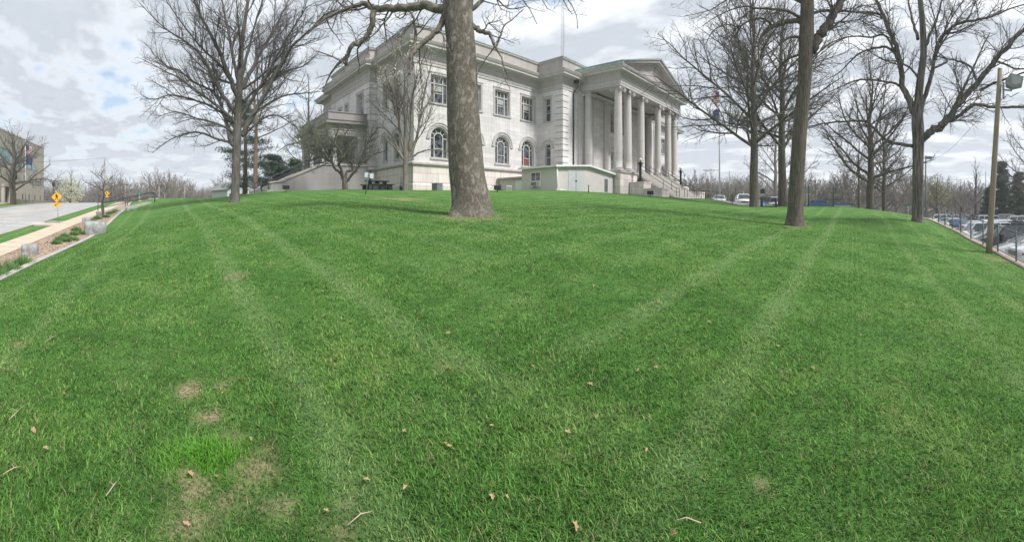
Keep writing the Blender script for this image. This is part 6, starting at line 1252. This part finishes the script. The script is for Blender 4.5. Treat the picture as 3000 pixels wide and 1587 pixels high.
def car(kind, col, x, y, rz, label, z=LOTZ, name=None):
    m = PAINT[col]; nm = {'sedan': 'parked_car', 'suv': 'parked_suv', 'pickup': 'pickup_truck'}[kind]; e = empty(nm, (x, y, z), rz, label=label, cat={'sedan': 'car', 'suv': 'suv', 'pickup': 'pickup'}[kind], group='vehicles parked by the courthouse')
    if kind == 'sedan': L_, W_, h0, hb, ht, c0, c1, c2, c3 = 4.8, 1.82, .72, .96, 1.44, 1.25, .35, -1.2, -1.95; tail = .98
    elif kind == 'suv': L_, W_, h0, hb, ht, c0, c1, c2, c3 = 4.9, 1.95, .98, 1.15, 1.82, 1.2, .65, -2.15, -2.38; tail = 1.15
    else: L_, W_, h0, hb, ht, c0, c1, c2, c3 = 5.6, 2.0, 1.02, 1.18, 1.86, 1.4, .85, -.55, -.75; tail = 1.18
    a = L_ / 2; q = MB(); q.prism([(a - .04, .30), (a, .52), (a - .05, h0 - .12), (a - .22, h0), (c0, hb), (-a + .5, hb + .01), (-a + .08, tail - .06), (-a, .6), (-a + .05, .30)], lambda u, v, d: (u, d, v), -W_ / 2, W_ / 2); body = bevel_build(q, 'body', m, e, .075, 3)
    w0, w1 = W_ / 2 - .06, W_ / 2 - .26; q = MB(); q.add([(c0, -w0, hb - .03), (c0, w0, hb - .03), (c3, w0, hb - .03), (c3, -w0, hb - .03), (c1, -w1, ht - .05), (c1, w1, ht - .05), (c2, w1, ht - .05), (c2, -w1, ht - .05)], [(0, 1, 5, 4), (1, 2, 6, 5), (2, 3, 7, 6), (3, 0, 4, 7), (4, 5, 6, 7)]); q.build('windows', CG, e)
    q = MB(); q.add([(c1 + .04, -w1 - .01, ht - .07), (c1 + .04, w1 + .01, ht - .07), (c2 - .04, w1 + .01, ht - .07), (c2 - .04, -w1 - .01, ht - .07), (c1 - .1, -w1 + .1, ht), (c1 - .1, w1 - .1, ht), (c2 + .12, w1 - .1, ht), (c2 + .12, -w1 + .1, ht)], [(0, 1, 5, 4), (1, 2, 6, 5), (2, 3, 7, 6), (3, 0, 4, 7), (4, 5, 6, 7)])
    for s_ in (-1, 1):
        for xa, xb in ((c0, c1), (c3, c2)): q.bar((xa, s_ * w0, hb), (xb, s_ * w1, ht - .05), .07)
        for t_ in ((.5,) if kind != 'suv' else (.36, .72)): xm = c0 + (c3 - c0) * t_; xt = c1 + (c2 - c1) * t_; q.bar((xm, s_ * (w0 + .005), hb), (xt, s_ * (w1 + .005), ht - .05), .07, .03)
        if kind != 'sedan': q.bar((c1 - .2, s_ * (w1 - .12), ht + .05), (c2 + .2, s_ * (w1 - .12), ht + .05), .04)
    q.build('roof', m, e)
    for wx in (a - .92, -a + .95):
        for s_ in (-1, 1):
            q = MB(); q.tube([(wx, s_ * (W_ / 2 - .2), .34), (wx, s_ * (W_ / 2 + .015), .34)], .35, 18); wh = q.build('wheel', TYRE, e); q = MB(); q.tube([(wx, s_ * (W_ / 2 + .01), .34), (wx, s_ * (W_ / 2 + .025), .34)], .22, 12); q.build('rim', RIM, wh)
    g = MB(); g.box(a - .03, a + .012, -.52, .52, h0 - .36, h0 - .14); g.box(a - .03, a + .01, -.7, .7, .36, .48); g.build('grille', GRL, e); g = MB(); [g.box(a, a + .02, -.5, .5, z_, z_ + .02) for z_ in np.arange(h0 - .34, h0 - .15, .055)]; g.box(a, a + .03, -.14, .14, .5, .62); g.build('grille_bars', RIM, e)
    for s_ in (-1, 1):
        q = MB(); q.box(a - .22, a - .015, min(s_ * .55, s_ * (W_ / 2 - .03)), max(s_ * .55, s_ * (W_ / 2 - .03)), h0 - .30, h0 - .13); hl = q.build('headlight', HL, e); hl.location.x = .03; q = MB(); q.box(a - .2, a - .1, min(s_ * (W_ / 2 - .1), s_ * (W_ / 2 + .005)), max(s_ * (W_ / 2 - .1), s_ * (W_ / 2 + .005)), h0 - .28, h0 - .18); q.build('indicator', AMB, e)
        q = MB(); q.box(-a - .01, -a + .15, min(s_ * .6, s_ * (W_ / 2)), max(s_ * .6, s_ * (W_ / 2)), tail - .32, tail - .12); q.build('tail_light', TL, e)
        q = MB(); q.box(c0 - .35, c0 - .15, min(s_ * (W_ / 2 - .02), s_ * (W_ / 2 + .18)), max(s_ * (W_ / 2 - .02), s_ * (W_ / 2 + .18)), hb, hb + .15); q.build('mirror', m, e)
        if kind == 'pickup': pass
    if kind == 'pickup': q = MB(); q.box(-a + .15, c3 - .1, -W_ / 2 + .15, W_ / 2 - .15, tail - .02, tail + .03); q.build('bed_liner', GRL, e)
    return e
N_ = R(90)
car('pickup', 'white', 19.4, -10.3, N_, 'white vehicle with a black grille at the right edge, nose to the fence'); car('sedan', 'silver', 22.5, -9.9, N_ + .02, 'silver-grey sedan right of the leaning pole, nose to the fence'); car('suv', 'black', 26.0, -9.9, N_, 'black suv behind the leaning light pole, nose to the fence')
car('sedan', 'silver', 29.2, -9.8, N_ - .02, 'silver sedan just left of the black suv'); car('suv', 'white', 32.4, -9.9, N_, 'white suv behind the silver sedan, nose to the fence')
def pcar(kind, col, x, r, rz, label, z=LOTZ): X, Y = at(x, r); car(kind, col, X, Y, rz, label, z)
pcar('sedan', 'blue', 2818, 60, R(200), 'blue sedan farther along the lot, side on'); pcar('sedan', 'white', 2788, 62, N_, 'white sedan left of the blue one, farther off'); pcar('sedan', 'silver', 2768, 68, N_, 'silver car between two white ones far along the fence'); pcar('suv', 'white', 2748, 76, N_, 'white vehicle farthest along the fence')
pcar('suv', 'dark', 2860, 84, N_, 'dark suv in the back row, left of the leaning pole'); pcar('sedan', 'grey', 2886, 86, N_, 'grey sedan in the back row behind the leaning pole'); pcar('sedan', 'grey', 2925, 74, N_, 'grey car in the back row before the evergreens'); pcar('suv', 'white', 2972, 60, N_ - .2, 'white suv in the back row at the right edge'); pcar('suv', 'champagne', 2935, 78, N_, 'pale brown suv half hidden in the back row')
pcar('suv', 'black', 2990, 35, -N_, 'black-windowed suv in the second row near the right edge'); pcar('suv', 'white', 2940, 40, -N_, 'white suv in the second row behind the black one')
for k, c, x, r, rz, lb in [('sedan', 'silver', 2910, 48, N_, 'silver sedan between the second row and the back row'), ('sedan', 'white', 2870, 52, -N_, 'white sedan glimpsed left of the leaning pole'), ('suv', 'silver', 2905, 66, -N_, 'silver suv in the back row just right of the leaning pole'), ('sedan', 'silver', 2960, 46, -N_, 'silver sedan behind the black-windowed suv'),
                           ('sedan', 'white', 2992, 52, N_, 'white sedan below the evergreens at the right edge'), ('suv', 'grey', 2760, 96, N_, 'grey suv in the farthest row'), ('sedan', 'white', 2800, 94, N_, 'white sedan in the farthest row'), ('sedan', 'silver', 2828, 92, N_, 'silver sedan in the farthest row')]: pcar(k, c, x, r, rz, lb)
for k, c, x, r, rz, lb in [('sedan', 'silver', 2108, 62, R(195), 'pale car with a bright windscreen right of the front steps'), ('suv', 'white', 2177, 60, R(200), 'white suv on the street left of the trees'), ('sedan', 'blue', 2228, 62, R(190), 'blue car glimpsed behind the bench'), ('suv', 'silver', 2274, 60, R(190), 'silver suv glimpsed between two trunks')]:
    X, Y = at(x, r); car(k, c, X, Y, rz, lb, LZ(X, Y) + .05)

# ------------------------------------------------------------------ fallen leaves and sticks
LF = mat('dry_leaf', (.26, .16, .08), .8, .25, 30, col2=(.50, .37, .21)); STK = mat('dry_stick', (.40, .33, .24), .9, .2, 10)
def leaf_mesh(seed):
    rng = np.random.default_rng(seed); q = MB(); n = 11; out = []
    for k in range(n):
        a = 2 * PI * k / n; rr = (1 if k % 2 == 0 else .55) * rng.uniform(.75, 1.15); out.append((rr * math.cos(a), .62 * rr * math.sin(a), .35 * abs(math.sin(a)) ** 1.5 * rng.uniform(.3, 1.6)))
    vs = [(0, 0, 0)] + out; q.add(vs, [(0, 1 + k, 1 + (k + 1) % n) for k in range(n)]); q.add([(-.9, -.02, .02), (-1.5, 0, .1), (-.9, .03, .02)], [(0, 1, 2)]); return q
lm = [leaf_mesh(k) for k in range(5)]; lo = []
LP = [(603,965,1.2),(630,1118,1),(1017,1102,1.1),(1237,1088,.8),(1430,1100,1),(1485,978,.9),(1606,940,1.3),(1765,790,1.5),(2058,940,1.7),(2045,936,1),(1020,1245,1.1),(922,1228,1),(1238,1265,1.2),(1275,1272,1),(1446,1350,1.2),(1696,1357,1.1),(470,1337,1),(820,1300,1),(1127,848,1.2),(1495,725,1.6),(812,738,1.3),(432,672,1.3),(1626,1150,1),(85,1095,1.3),(545,1218,1),(1130,1140,1),(2220,910,1),(695,755,1.2),(115,1140,1),(345,920,1),(2165,850,1.2),(1785,818,1),(1958,880,1),(480,1205,1.4),(1120,1135,.9),(1650,935,.9),(925,936,.8),(300,700,1.4),(2400,700,1),(1460,640,1.6),(1900,700,1.3),(560,1000,.8),(1340,930,.8),(740,1110,.8),(160,1000,.8),(2230,730,1),(455,985,.9),(1225,600,1.6),(1000,760,1),(1560,860,.8)]
for k, (x, y, s_) in enumerate(LP):
    X, Y, Z, r = ground_hit(x * 1.1646, y * 1.1646)
    if k < 5: o = lm[k].build('fallen_leaf', LF, fix=False); lo.append(o)
    else: o = lo[k % 5].copy(); COL.objects.link(o)
    o.location = (X, Y, Z + .03); sc_ = .024 * s_ * random.Random(k * 3).uniform(.7, 1.35); o.scale = (sc_, sc_, sc_); rr = random.Random(k); o.rotation_euler = (rr.uniform(-.5, .5), rr.uniform(-.5, .5), rr.uniform(0, 6.3)); tag(o, 'small curled dry tan leaf lying on the grass', 'leaf', 'dry leaves scattered on the lawn')
for k, (x, y, l, lb) in enumerate([(40, 1055, .22, 'pale dry stick near the left edge of the lawn'), (281, 1250, .12, 'short upright pale twig near the lower left bare turf'), (1730, 1335, .13, 'thin pale twig at the bottom right of centre'), (905, 1335, .14, 'thin pale twig at the bottom left of centre'), (130, 858, .3, 'long thin twig lying on the left of the lawn'), (30, 1200, .12, 'bent pale twig at the lower left edge'), (1650, 770, .2, 'thin dark twig in mid lawn right of centre')]):
    X, Y, Z, r = ground_hit(x * 1.1646, y * 1.1646); a = random.Random(k + 40).uniform(0, 3.1); d = Vector((math.cos(a), math.sin(a), 0)) * l; q = MB(); q.tube([Vector((0, 0, .03)) - d / 2, Vector((.01, .01, .05)), Vector((0, 0, .045)) + d / 2], [.003, .0035, .002], 5); q.tube([(.01, .01, .05), Vector((.01, .01, .06)) + Vector((-d.y, d.x, 0)) * .25], [.002, .0015], 4)
    o = q.build('fallen_twig', STK); o.location = (X, Y, Z); tag(o, lb, 'twig')

# ------------------------------------------------------------------ air
hz = MB(); hz.box(-400, 400, -400, 400, -2.9, 60); o = tag(hz.build('haze', None), kind='stuff')
def haze():
    m = bpy.data.materials.new('haze'); m.use_nodes = True; t = m.node_tree; t.nodes.clear(); v = N(t, 'ShaderNodeVolumePrincipled'); v.inputs['Color'].default_value = (.92, .95, 1, 1); v.inputs['Density'].default_value = .0008; v.inputs['Anisotropy'].default_value = .2
    ou = N(t, 'ShaderNodeOutputMaterial'); t.links.new(v.outputs[0], ou.inputs['Volume']); return m
o.data.materials.clear(); o.data.materials.append(haze())
